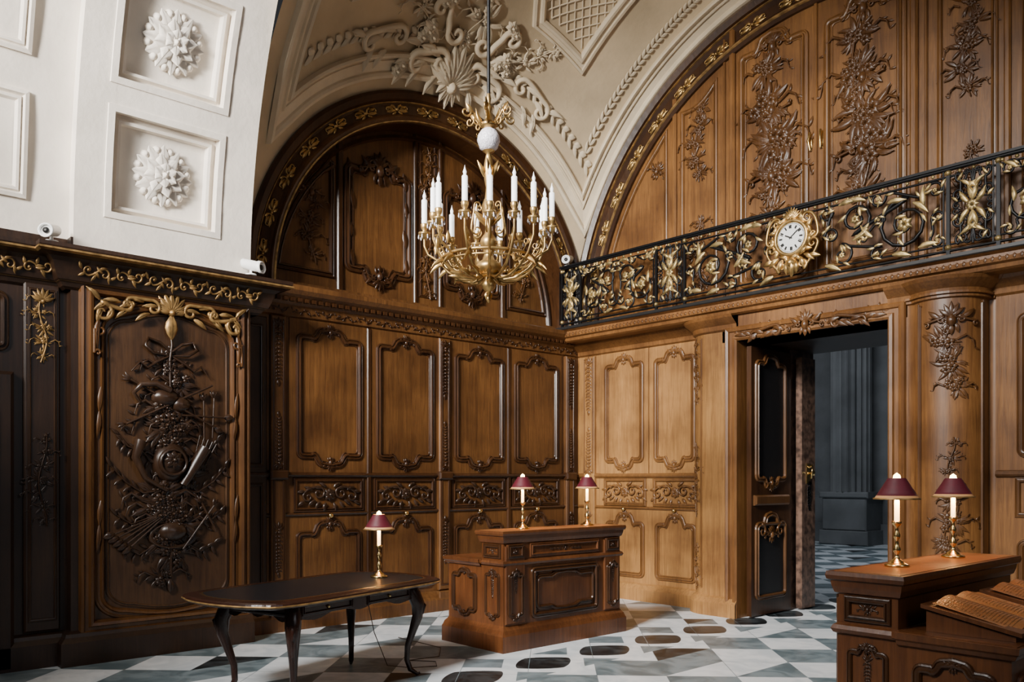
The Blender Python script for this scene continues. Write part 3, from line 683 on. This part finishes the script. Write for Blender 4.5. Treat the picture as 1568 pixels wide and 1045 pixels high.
# ---- railing
mb=MB('balcony_railing'); RL=TB(-.35); z0,z1=3.76,4.53; RG=RGOLD
for z,r in ((z0,.014),(z0+.06,.010),(z1,.020),(z1-.07,.012)): mb.tube(RL,[(0.02,z,0),(9,z,0)],r,IRON,6)
mb.box(RL,0,9,z1+.01,z1+.035,-.03,.03,IRON)
for i in range(75): mb.dome(RL,.06+i*.12,z1-.035,.02,.015,RG,n=6)
posts=[.03,.38,1.67,2.10,5.12,5.55,6.9,7.3]
for x in posts:
    mb.box(RL,x-.016,x+.016,3.705,z1,-.013,.013,IRON); mb.box(RL,x-.05,x-.038,z0,z1,-.008,.008,IRON)
    mb.dome(RL,x,z1-.035,.03,.03,RG); mb.dome(RL,x,z0+.03,.03,.03,RG)
def star(uc,w):
    vc=(z0+z1)/2; Q=at(RL,uc,vc)
    flower(mb,at(Q,0,0,0,1,.02),.06,RG,8,.4)
    for m in (False,True):
        for f in (1,-1):
            R=(lambda Q,f,m:(lambda a,b,d:Q(-a if m else a,b*f,d)))(Q,f,m)
            leaf(mb,at(R,.0,.05,-.1,1,.01),.15,.06,.03,.2,RG); leaf(mb,at(R,.03,.03,-.9,1,.01),.15,.055,.03,-.3,RG)
            leaf(mb,at(R,.02,.18,-.5,1,.01),.12,.045,.03,.4,RG); leaf(mb,at(R,.03,.16,.5,1,.01),.1,.04,.03,-.3,RG)
            S(mb,R,(w*.28,.13),.055,-pi*.3,-1,(w*.22,.29),.06,pi*.2,1,.013,IRON,1.4)
            S(mb,R,(w*.1,.2),.04,pi,-1,(w*.12,.31),.035,pi,1,.010,IRON,1.1)
            S(mb,R,(w*.33,.03),.03,0,1,(w*.15,.1),.03,pi,1,.009,IRON,1.1)
            leaf(mb,at(R,w*.3,.26,.8,1,.01),.08,.03,.02,.2,RG); leaf(mb,at(R,w*.3,.06,-.6,1,.01),.08,.03,.02,.2,RG)
    mb.tube(Q,[(0,-.35,0),(0,.35,0)],.011,IRON)
for a,b in ((.03,.38),(1.67,2.10),(5.12,5.55),(6.9,7.3)): star((a+b)/2,b-a)
def gl(Q,P,every=4,L=.09):
    for i in range(4,len(P)-4,every):
        p,q=P[i],P[i+1]; an=atan2(q[1]-p[1],q[0]-p[0])-pi/2
        leaf(mb,at(Q,p[0],p[1],an+.5*(1 if (i//every)%2 else -1),1,.008),L,L*.36,.022,.25,RG)
def scrl(Q,c0,R0,a0,s0,c1,R1,a1,s1,r=.012,t=1.4,e=4,L=.085,fl=True):
    P=S(mb,Q,c0,R0,a0,s0,c1,R1,a1,s1,r*1.15,IRON,t); gl(Q,P,e,L)
    if fl:
        flower(mb,at(Q,c0[0],c0[1],0,1,.008),R0*.3,RG,6,.5); flower(mb,at(Q,c1[0],c1[1],0,1,.008),R1*.3,RG,6,.5)
def scrbay(uc,hw):
    vc=(z0+z1)/2
    for m in (False,True):
        Q=at(RL,uc,vc,0,1,0,m)
        scrl(Q,(hw*.68,-.06),.23,pi*.5,-1,(hw*.25,.1),.17,-pi*.5,-1,.016,1.6,4,.1)
        scrl(Q,(hw*.9,.26),.08,pi,1,(hw*.4,.29),.06,0,1,.012,1.3,5,.07)
        scrl(Q,(hw*.9,-.28),.07,pi*.8,-1,(hw*.33,-.25),.1,pi*.4,1,.012,1.3,5,.07)
        scrl(Q,(.06,.24),.05,pi*.5,1,(.07,-.2),.06,-pi*.5,-1,.011,1.2,6,.07,False)
        for a,b,an in ((hw*.1,.3,-1.3),(hw*.1,-.3,-1.6),(hw*.5,-.1,.6),(hw*.5,.12,2.4),(hw*.8,.25,-.7),(hw*.85,-.05,.2)): leaf(mb,at(Q,a,b,an,1,.01),.14,.05,.025,.3,RG)
scrbay(1.02,.62); scrbay(6.22,.64); scrbay(8.1,.75)
for m in (False,True):
    Q=at(RL,3.6,(z0+z1)/2,0,1,0,m)
    scrl(Q,(1.12,-.04),.27,pi*.5,-1,(.62,.12),.17,-pi*.5,-1,.018,1.8,4,.11)
    scrl(Q,(.48,-.22),.12,pi*.5,1,(.85,-.28),.08,pi*.4,-1,.014,1.3,5,.09)
    scrl(Q,(1.4,.22),.09,pi,1,(.85,.27),.08,0,1,.014,1.3,5,.09)
    scrl(Q,(1.42,-.26),.07,pi*.8,-1,(1.43,-.04),.06,pi,1,.012,1.3,6,.07)
    scrl(Q,(.3,.25),.08,0,1,(.36,.0),.09,pi,1,.014,1.3,6,.09)
    scrl(Q,(.7,-.1),.06,pi,1,(.86,.06),.06,0,1,.011,1.2,6,.07)
    for a,b,an in ((.95,.2,-1.3),(1.2,.15,-2.),(.8,-.1,1.),(.75,.0,2.4),(1.3,.1,.3),(1.25,-.3,-1.2),(.45,.3,-1.2),(.3,-.3,-1.7),(1.0,-.32,-1.5),(.55,.33,-1.5)): leaf(mb,at(Q,a,b,an,1,.01),.19,.065,.03,.3,RG)
mb.obj()
# ---- clock
mb=MB('wall_clock'); K=TB(-.42); Q=at(K,3.56,4.2)
mb.lathe(lambda a,b,c:Q(a,b,c),[(.22,-.06),(.22,.02),(.2,.05),(.175,.06),(.165,.05),(.16,.035)],GOLD,36)
mb.lathe(lambda a,b,c:Q(a,b,c),[(.162,.03),(.08,.04),(0,.042)],WHITE,36)
for k in range(12):
    R=at(Q,0,0,2*pi*k/12); mb.box(R,-.007,.007,.10,.135,.038,.046,BLACK)
    if k%2==0: mb.box(R,-.019,-.012,.10,.135,.038,.046,BLACK)
for k in range(60): R=at(Q,0,0,2*pi*k/60); mb.box(R,-.0015,.0015,.145,.153,.034,.042,BLACK)
mb.box(at(Q,0,0,-.9),-.005,.005,-.02,.1,.046,.05,BLACK); mb.box(at(Q,0,0,1.1),-.006,.006,-.02,.07,.05,.053,BLACK)
for k in range(22):
    a=2*pi*k/22; leaf(mb,at(Q,.2*cos(a),.2*sin(a),a-pi/2+1.2*(1 if k%2 else -1),1,.02),.11,.05,.04,.4,GOLD,.1)
shell(mb,at(Q,0,.2,0,1,.02),.13,GOLD,9)
for m in (False,True):
    R=at(Q,0,0,0,1,.02,m)
    S(mb,R,(.18,.18),.06,pi*.5,-1,(.25,.0),.05,0,1,.018,GOLD,1.2)
    S(mb,R,(.24,-.1),.06,0,-1,(.12,-.3),.06,-pi*.3,-1,.018,GOLD,1.2)
    for a,b,an in ((.1,-.22,-2.6),(.15,-.2,-2.0),(.05,-.25,-2.9),(.2,-.22,-1.6)): leaf(mb,at(R,a,b,an),.14,.06,.05,.2,GOLD)
leaf(mb,at(Q,0,-.22,pi,1,.02),.2,.12,.07,0,GOLD); mb.dome(Q,0,-.27,.07,.09,GOLD)
mb.obj()

# ================================================================ DOOR + passage
mb=MB('door_1'); DL=TA(2.90)
mb.box(DL,-.2,.68,.02,3.14,-.04,.02,OAKR)
def dpan(v0,v1,dt,db):
    P=outline(-.1,.53,v0,v1,dt,db,.06); mb.sweep(at(DL,0,0,0,1,.02),P,True,sc(MOLD,1.0),OAKM)
    V=[DL(a,b,.024) for a,b in P]; mb.add(V,[tuple(range(len(V)))],GLASSD)
dpan(1.52,3.05,.08,.08); dpan(.22,1.18,.1,0)
mb.box(DL,-.16,.6,1.3,1.42,.02,.06,OAKM,.02)
cart(mb,at(DL,.2,1.56,pi,1,.04),.16,OAKM); cart(mb,at(DL,.2,.95,0,1,.04),.2,OAKM)
S(mb,at(DL,.2,1.0,0,1,.04),(-.2,0),.08,pi*.5,1,(.2,0),.08,pi*.5,-1,.02,OAKM,1)
mb.obj()
mb=MB('door_2')
DR=TA(2.98)
mb.box(DR,.8,1.12,.02,3.1,-.06,.02,REDM)
mb.box(DR,.9,1.0,1.55,1.8,.02,.03,BRASS,.005); mb.tube(DR,[(.95,1.75,.03),(.95,1.78,.08),(.9,1.7,.1),(.95,1.62,.06)],.013,BRASS)
mb.lathe(lambda a,b,c:DR(.95+a,1.68+b,c),[(.015,.02),(.015,.05),(.035,.07),(.03,.1),(0,.11)],BRASS,12)
drop(mb,at(DR,.97,1.55,0,1,.02),.3,.12,IRON,4)
mb.obj()
mb=MB('wall_passage')
mb.box(I,2.35,2.8,-.28,.8,0,3.5,OAKD); mb.box(I,2.6,2.88,.72,1.3,0,3.5,REDM)
mb.box(I,4.54,4.7,-.28,1.3,0,3.5,OAKD); mb.box(I,2.6,4.7,-.28,1.3,3.2,3.5,OAKD)
mb.obj()
mb=MB('wall_hall')
G=GREY
mb.box(I,-8,2.6,1.2,1.3,0,7,G); mb.box(I,4.7,9,1.2,1.3,0,7,G); mb.box(I,2.6,4.7,1.2,1.3,3.4,7,G)
mb.box(I,-8,9,12,12.3,0,7,G); mb.box(I,-8,-7.8,1.2,12,0,7,G); mb.box(I,8.8,9,1.2,12,0,7,G); mb.box(I,-8,9,1.2,12.3,7,7.1,G)
HB=TB(12)
for xc in (-4.2,-1.55,1.2,3.6):
    mb.box(HB,xc-.62,xc+.62,0,.35,0,.95,G,.02); mb.box(HB,xc-.56,xc+.56,.35,1.15,0,.9,G,.03); mb.box(HB,xc-.62,xc+.62,1.15,1.3,0,.95,G,.03)
    M=(lambda xc:(lambda a,b,c:(xc+a,11.5+b,c)))(xc)
    nf=20; rows=[]
    for z in (1.3,7):
        row=[]
        for j in range(nf*4):
            an=2*pi*j/(nf*4); r=.48-(.06 if j%4 in (1,2,3) else 0)-(.03 if j%4==2 else 0); row.append(M(r*cos(an),r*sin(an),z))
        rows.append(row)
    mb.grid(rows,G,True,False)
mb.box(HB,-8,9,0,.5,0,.1,G); mb.box(HB,-.75,.3,1.5,4.5,0,.06,G,.03); panel(mb,at(HB,0,0,0,1,.1),-.7,.4,.55,1.2,G)
mb.obj()

# ================================================================ DESKS
def desk(D,lect=False):
    mb=MB('clerk_desk'); W=MAHO; hl=.82; LD=.31; TD=.82
    F=lambda u,v,w:D(w,u,v); E1=lambda u,v,w:D(u,-hl-w,v); E2=lambda u,v,w:D(-u,hl+w,v); BK=lambda u,v,w:D(-TD-w,-u,v)
    mb.box(D,-LD,0,-hl,hl,.0,1.08,W); mb.box(D,-TD,-LD,-hl,hl,0,.8,W)
    def ring(x0,x1,prof,mat=W): mb.sweep(D,[(x0,-hl),(x1,-hl),(x1,hl),(x0,hl)],True,[(-o,z) for o,z in prof],mat)
    ring(-TD,0,[(.05,0),(.05,.15),(.04,.17),(.03,.2),(.012,.22),(0,.24)])
    ring(-LD,0,[(0,1.0),(.015,1.01),(.025,1.04),(.03,1.07),(.045,1.08),(.05,1.1),(.045,1.12),(-.15,1.12)])
    mb.box(D,-LD-.015,.015,-hl-.015,hl+.015,1.09,1.122,TOPW)
    ring(-LD,0,[(0,.79),(.02,.8),(.03,.82),(.02,.84),(0,.85)])
    mb.sweep(D,[(-LD,-hl),(-TD,-hl),(-TD,hl),(-LD,hl)],False,[(0,.77),(.02,.78),(.03,.8),(.04,.81),(.045,.84),(-.03,.845)],W)
    mb.box(D,-TD-.03,-LD+.02,-hl-.03,hl+.03,.81,.845,W)
    segs=[(-hl,-hl+.27,1),(-hl+.3,hl-.3,0),(hl-.27,hl,1)]
    T=F
    for a,b,nar in segs:
        rectmold(mb,T,a+.05,b-.05,.88,.98,W,.6)
        if nar:
            mb.box(T,a+.01,b-.01,.25,.98,0,.02,W,.01); Q=at(T,0,0,0,1,.02)
            rectmold(mb,Q,a+.05,b-.05,.88,.98,OAKR,.5); flower(mb,at(Q,(a+b)/2,.93),.035,OAKR)
            panel(mb,Q,a+.055,b-.055,.3,.74,OAKR,.03,.03,.6,.02,osz=.06)
            drop(mb,at(Q,(a+b)/2,.7),.16,.06,OAKR)
        else:
            panel(mb,T,a+.07,b-.07,.3,.74,OAKR,0,.0,.9,.03,top=False,bot=False)
            panel(mb,T,a+.12,b-.12,.34,.70,OAKR,.03,.03,.7,.05,top=False,bot=False)
            for sx in (a+.14,b-.14):
                for sz in (.36,.68): flower(mb,at(T,sx,sz),.03,OAKR)
            cart(mb,at(T,(a+b)/2,.93),.06,OAKR)
            for f in (-1,1):
                for k in range(3): leaf(mb,at(T,(a+b)/2+f*(.07+.05*k),.93,-f*pi/2),.06,.03,.012,.2,OAKR)
    for T,s in ((E1,1),(E2,-1)):
        def seg(x0,x1): return (min(s*x0,s*x1),max(s*x0,s*x1))
        a,b=seg(-LD+.02,-.02); rectmold(mb,T,a+.03,b-.03,.88,.98,OAKR,.6); cart(mb,at(T,(a+b)/2,.93),.07,OAKR)
        a,b=seg(-LD+.03,-.03); panel(mb,T,a+.03,b-.03,.3,.74,OAKR,.03,.03,.5,.02,osz=.06); drop(mb,at(T,(a+b)/2,.68),.18,.06,OAKR)
        a,b=seg(-TD+.03,-LD-.04); panel(mb,T,a+.05,b-.05,.3,.72,OAKR,.04,.04,.8,.03,osz=.07)
    panel(mb,BK,-.75,-.08,.3,.72,W,.04,.04,.8); panel(mb,BK,.08,.75,.3,.72,W,.04,.04,.8)
    if lect:
        x0,x1=-TD-.02,-LD-.10
        for yc in (-.40,.40):
            V=[D(x0+.03,yc-.33,.846),D(x1,yc-.33,.846),D(x1,yc+.33,.846),D(x0+.03,yc+.33,.846),D(x0+.03,yc-.33,.87),D(x1,yc-.33,.95),D(x1,yc+.33,.95),D(x0+.03,yc+.33,.87)]
            mb.add(V,[(0,1,5,4),(1,2,6,5),(2,3,7,6),(3,0,4,7)],W)
            zb=lambda t:.872+.09*t
            V=[D(x0,yc-.35,zb(0)),D(x1+.02,yc-.35,zb(1)),D(x1+.02,yc+.35,zb(1)),D(x0,yc+.35,zb(0))]; V+= [ (p[0],p[1],p[2]+.02) for p in V]
            mb.add(V,[(0,1,5,4),(1,2,6,5),(2,3,7,6),(3,0,4,7),(4,5,6,7),(3,2,1,0)],W)
            # open volume lying on the slope: two swelling page blocks
            for sd in (-1,1):
                rows=[]
                for q in range(7):
                    u=q/6; y=yc+sd*.31*u; sw=.022*sin(pi*min(1,u*1.15+.08))
                    rows.append([D(x0+.03+(x1-x0-.05)*t,y,zb(t)+.024+sw) for t in (0,.5,1)])
                mb.grid(rows,TOPW)
                rows2=[[rows[q][0] for q in range(7)],[D(x0+.03,yc+sd*.31*q/6,zb(0)+.02) for q in range(7)]]; mb.grid(rows2,TOPW)
                for k in range(20):
                    t=.1+.8*k/19; x=x0+.03+(x1-x0-.05)*t; r=random.Random(k*2+sd); w=r.uniform(.7,.85)
                    L1=[];L2=[]
                    for q in range(6):
                        u=.1+(w)*q/5; y=yc+sd*.31*u; sw=.022*sin(pi*min(1,u*1.15+.08)); z=zb(t)+.0255+sw
                        L1.append(D(x,y,z)); L2.append(D(x+.003,y,z+.0006))
                    mb.grid([L1,L2],INK,False,False)
    return mb.obj()
desk(lambda x,y,z:(2.42+x,-2.75+y,z))
desk(lambda x,y,z:(6.10-x,-3.66-y,z),True)

# ================================================================ TABLE
mb=MB('oval_writing_table')
L=(-.259,.966); Wv=(.966,.259); tc=(2.385,-5.44)
D=lambda l,w,z:(tc[0]+L[0]*l+Wv[0]*w,tc[1]+L[1]*l+Wv[1]*w,z)
def tout(k):
    hl,hw=.99-k,.52-k; P=[]
    key=[(-hl*.78,-hw),(-hl*.95,-hw*.72),(-hl*1.02,-hw*.25),(-hl*1.02,hw*.25),(-hl*.95,hw*.72),(-hl*.78,hw),(0,hw*1.03),(hl*.78,hw),(hl*.95,hw*.72),(hl*1.02,hw*.25),(hl*1.02,-hw*.25),(hl*.95,-hw*.72),(hl*.78,-hw),(0,-hw*1.03)]
    m=len(key)
    for i in range(m):
        p0,p1,p2,p3=key[i-1],key[i],key[(i+1)%m],key[(i+2)%m]
        for q in range(6):
            t=q/6; f=lambda a,b,c,d:.5*(2*b+(c-a)*t+(2*a-5*b+4*c-d)*t*t+(-a+3*b-3*c+d)*t**3)
            P.append((f(p0[0],p1[0],p2[0],p3[0]),f(p0[1],p1[1],p2[1],p3[1])))
    return P
def ringt(prof,mat,sm=False):
    rows=[[D(x,y,z) for x,y in tout(k)] for k,z in prof]; mb.grid(rows,mat,True,sm)
ringt([(.02,.735),(0,.742),(-.006,.755),(0,.772),(.015,.78),(.09,.782)],DTBL)
ringt([(.09,.782),(.098,.7835),(.106,.783)],BRASS); ringt([(-.004,.748),(-.009,.755),(-.004,.762)],DGOLD)
V=[D(x,y,.7825) for x,y in tout(.1)]; mb.add(V,[tuple(range(len(V)))],LEATH)
V=[D(x,y,.736) for x,y in tout(.02)]; mb.add(V,[tuple(range(len(V)))],DTBL)
hl,hw=.66,.36
ap=[(x+.0,y+.05) for x,y in dens([(-hl,-hw),(-hl,hw),(hl,hw),(hl,-hw)],20)]; rows=[[],[]]
for i,(x,y) in enumerate(ap):
    t=(i%20)/20; rows[0].append(D(x,y,.736)); rows[1].append(D(x,y,.60+.045*sin(pi*t)**.5+.02*cos(t*6*pi)))
mb.grid(rows,DTBL,True,False)
rows2=[[(a[0],a[1],a[2]) for a in rows[1]],[D(x*.97,y*.95,.665) for x,y in ap]]; mb.grid(rows2,DTBL,True)
for f in (-1,1):
    for x in (-.33,.33):
        E=(lambda f:(lambda u,v,w:D(u,f*(hw+w)+.05,v)))(f); rectmold(mb,E,x-.24,x+.24,.66,.72,DTBL,.4); mb.dome(E,x,.69,.014,.02,BRASS)
    E=(lambda f:(lambda u,v,w:D(f*(hl+w),u+.05,v)))(f); rectmold(mb,E,-.3,.3,.66,.72,DTBL,.4)
for sl in (-1,1):
    for sw in (-1,1):
        o=(lambda sl,sw:(lambda a,z:D(sl*(hl-.04+a*.8),.05+sw*(hw-.04+a*.8),z)))(sl,sw)
        pts=[(0,.73),(.035,.66),(.065,.58),(.06,.48),(.025,.36),(-.01,.24),(-.015,.13),(.01,.05),(.06,.012),(.08,.02)]
        mb.tube(I,[o(a,z) for a,z in pts],[.05,.058,.055,.043,.032,.025,.022,.022,.014,.01],DTBL,8)
        mb.tube(I,[o(.08,.62),o(.11,.57),o(.10,.5)],[.008,.018,.006],DTBL,6)
mb.obj()
mb=MB('power_cable')
mb.tube(I,[(2.2,-4.9,.60),(2.15,-4.8,.3),(2.2,-4.7,.012),(2.4,-4.6,.012),(2.5,-4.4,.012),(2.35,-4.3,.012),(2.15,-4.45,.012),(2.2,-4.15,.012),(1.9,-3.9,.012),(1.2,-3.9,.012)],.004,CARVD,5); mb.obj()

# ================================================================ DESK LAMPS
def lamp(x,y,z,h=.52):
    s=h/.52; mb=MB('desk_lamp'); M=lambda a,b,c:(x+a*s,y+b*s,z+c*s)
    mb.lathe(M,[(0,0.0),(.068,.0),(.07,.008),(.06,.016),(.045,.02),(.04,.03),(.022,.04),(.012,.055),(.01,.07),(.02,.085),(.022,.1),(.012,.12),(.009,.15),(.018,.165),(.02,.18),(.01,.2),(.009,.225),(.024,.24),(.028,.25),(.028,.258),(.014,.26)],BRASS,20)
    mb.lathe(M,[(.0145,.26),(.0145,.39),(0,.392)],CGLOW,12)
    mb.lathe(M,[(.004,.39),(.012,.42),(.022,.46),(.024,.495),(.018,.522),(.002,.535)],GLOW,10)
    mb.lathe(M,[(.125,.385),(.12,.383),(.10,.42),(.075,.46),(.048,.505)],RED,28)
    mb.lathe(M,[(.122,.386),(.097,.42),(.072,.46),(.044,.505),(.048,.505)],REDIN,28)
    mb.lathe(M,[(.127,.383),(.128,.388),(.124,.392)],DGOLD,28)
    for k in range(3):
        a=2*pi*k/3; mb.tube(M,[(.012*cos(a),.012*sin(a),.37),(.045*cos(a),.045*sin(a),.50)],.0015,BRASS,4)
    o=mb.obj()
    ld=bpy.data.lights.new('lamp_bulb','POINT'); ld.energy=9; ld.color=(1,.62,.28); ld.shadow_soft_size=.012
    lo=bpy.data.objects.new('lamp_bulb',ld); lo.location=(x+.032*s,y-.032*s,z+.43*s); bpy.context.scene.collection.objects.link(lo); lo.parent=o
lamp(2.27,-4.83,.784,.54); lamp(2.25,-3.17,1.123); lamp(2.25,-2.25,1.123); lamp(6.22,-4.05,1.123,.5); lamp(6.22,-3.25,1.123,.5)

# ================================================================ CHANDELIER
mb=MB('chandelier'); cx,cy=3.2,-4.42
M=lambda a,b,c:(cx+a,cy+b,c)
mb.lathe(M,[(0,2.99),(.012,3.0),(.02,3.03),(.012,3.06),(.02,3.08),(.05,3.11),(.06,3.14),(.04,3.17),(.03,3.2),(.08,3.23),(.11,3.26),(.1,3.3),(.05,3.33),(.035,3.38),(.05,3.42),(.07,3.46),(.06,3.5),(.03,3.54),(.022,3.6),(.03,3.66),(.05,3.7),(.055,3.76),(.03,3.82),(.022,3.9),(.035,3.96),(.042,4.05),(.03,4.12),(.02,4.17),(.05,4.19)],GOLD,20)
mb.lathe(M,[(.03,4.19),(.07,4.21),(.09,4.27),(.085,4.31),(.06,4.35),(.03,4.37)],CRYST,20)
mb.lathe(M,[(.03,4.36),(.06,4.38),(.07,4.4),(.03,4.43),(.02,4.5),(.03,4.53),(.01,4.56),(0,4.57)],GOLD,16)
def vt(a): return lambda u,v,w:(cx+u*cos(a)-w*sin(a),cy+u*sin(a)+w*cos(a),v)
for k in range(6):
    T=vt(2*pi*k/6+.2)
    S(mb,T,(.1,4.4),.04,pi,1,(.19,4.47),.045,pi*.9,-1,.009,GOLD,1.1)
    leaf(mb,at(T,.04,4.38,-.9),.14,.04,.02,-.4,GOLD); leaf(mb,at(T,.14,4.46,-.3),.09,.04,.02,.3,GOLD)
    leaf(mb,at(T,.03,3.98,-.3),.14,.04,.02,.2,GOLD); leaf(mb,at(T,.02,3.6,-.5),.16,.05,.02,.3,GOLD)
    leaf(mb,at(T,.05,3.26,-2.4),.12,.05,.02,.3,GOLD); S(mb,T,(.1,3.56),.045,0,1,(.09,3.75),.03,0,-1,.008,GOLD,1.1)
    leaf(mb,at(T,.01,3.08,-2.8),.07,.04,.02,.3,GOLD)
mb.tube(M,[(.36*cos(2*pi*i/40),.36*sin(2*pi*i/40),3.33) for i in range(40)],.013,GOLD,6,True)
mb.tube(M,[(.36*cos(2*pi*i/40),.36*sin(2*pi*i/40),3.29) for i in range(40)],.008,GOLD,5,True)
NA=15
for k in range(NA):
    a=2*pi*(k+.35)/NA; T=vt(a); out=.51 if k%2 else .45; up=0 if k%2 else .03
    mb.tube(T,[(.06,3.2,0),(.13,3.17,0),(.22,3.18,0),(.32,3.24,0),(.40,3.33,0),(out-.03,3.38,0),(out,3.45,0),(out,3.52+up,0)],[.010,.011,.011,.011,.01,.01,.009,.009],GOLD,6)
    leaf(mb,at(T,.2,3.19,-1.1),.12,.04,.02,.3,GOLD); leaf(mb,at(T,.36,3.3,-1.6),.12,.04,.02,.6,GOLD); leaf(mb,at(T,.42,3.38,.2),.1,.04,.02,.2,GOLD)
    S(mb,T,(.28,3.32),.04,-pi*.5,1,(.38,3.42),.035,0,1,.007,GOLD,1)
    Mc=(lambda a,out,up:(lambda x,y,z:(cx+out*cos(a)+x,cy+out*sin(a)+y,z+up)))(a,out,up)
    mb.lathe(Mc,[(.01,3.5),(.03,3.52),(.045,3.54),(.048,3.555),(.02,3.55),(.016,3.57),(.026,3.59),(.03,3.62),(.026,3.625)],GOLD,14)
    for q in range(6):
        an=2*pi*q/6; mb.lathe(lambda x,y,z:Mc(.044*cos(an)+x,.044*sin(an)+y,z),[(0,3.5),(.007,3.51),(.004,3.53),(0,3.54)],CRYST,6)
    mb.lathe(Mc,[(.022,3.62),(.022,3.81),(.018,3.815),(.010,3.82),(.014,3.845),(.005,3.87),(0,3.895)],CANDLE,12)
mb.tube(I,[(cx,cy,4.56),(cx,cy,7.45)],.014,IRON,6)
mb.lathe(M,[(.014,4.56),(.02,4.6),(.014,4.64)],GOLD,8)
mb.lathe(M,[(.0,7.4),(.05,7.42),(.1,7.5),(.13,7.56)],GOLD,16)
mb.obj()

def camr(x,y,z,dx,dy):
    mb=MB('security_camera'); a=atan2(dy,dx); ca,sa=cos(a),sin(a)
    M=lambda p,q,r:(x+r*ca-p*sa,y+r*sa+p*ca,z+.10+q-.25*r)
    mb.lathe(lambda p,q,r:(x+p,y+q,z+r),[(.055,0),(.055,.012),(.014,.015),(.012,.08)],WHITE,14)
    mb.lathe(M,[(0,-.09),(.045,-.09),(.052,-.08),(.052,.09),(.06,.095),(.06,.13),(.048,.13),(.044,.11),(0,.11)],WHITE,18)
    mb.lathe(M,[(.026,.112),(.024,.125),(0,.126)],BLACK,12)
    mb.obj()
camr(.38,-6.85,3.6,.6,-.4); camr(.42,-5.10,3.6,.8,.5); camr(.10,-.30,4.57,.3,-.6)

# ================================================================ CAMERA
cd=bpy.data.cameras.new('camera'); co=bpy.data.objects.new('camera',cd); bpy.context.scene.collection.objects.link(co)
cd.sensor_width=36; cd.lens=36*1284/1568
cd.shift_y=(735-522.5)/1568
co.location=(8.216,-8.72,1.6)
f=Vector((-.741,.672,0)); co.rotation_euler=f.to_track_quat('-Z','Y').to_euler()
cd.clip_end=200
bpy.context.scene.camera=co
# ================================================================ LIGHT
def area(name,loc,tgt,sx,sy,e,col,spread=180):
    l=bpy.data.lights.new(name,'AREA'); l.shape='RECTANGLE'; l.size=sx; l.size_y=sy; l.energy=e; l.color=col; l.spread=radians(spread)
    o=bpy.data.objects.new(name,l); o.location=loc; o.rotation_euler=(Vector(tgt)-Vector(loc)).to_track_quat('-Z','Y').to_euler()
    bpy.context.scene.collection.objects.link(o); return o
area('window_light_main',(5.2,-12.5,7.2),(2.2,-.8,1.6),1.8,2.2,370,(1,.975,.94),56)
area('coffer_fill',(3.4,-12.5,5.2),(.7,-5.6,5.4),1.0,1.4,200,(1,.95,.88),62)  # second light added to brighten and rake the coffers
area('side_fill',(11.0,-5.5,5.0),(2.5,-3.0,3.5),2,3,38,(.9,.93,1),120)  # fill added from the open side, not a window
area('hall_fill',(0,6,6.5),(0,9,1),4,4,260,(.85,.92,1))  # unseen area light added to brighten the hall
w=bpy.data.worlds.new('world'); bpy.context.scene.world=w; w.use_nodes=True
w.node_tree.nodes['Background'].inputs[0].default_value=(.6,.62,.68,1); w.node_tree.nodes['Background'].inputs[1].default_value=.045
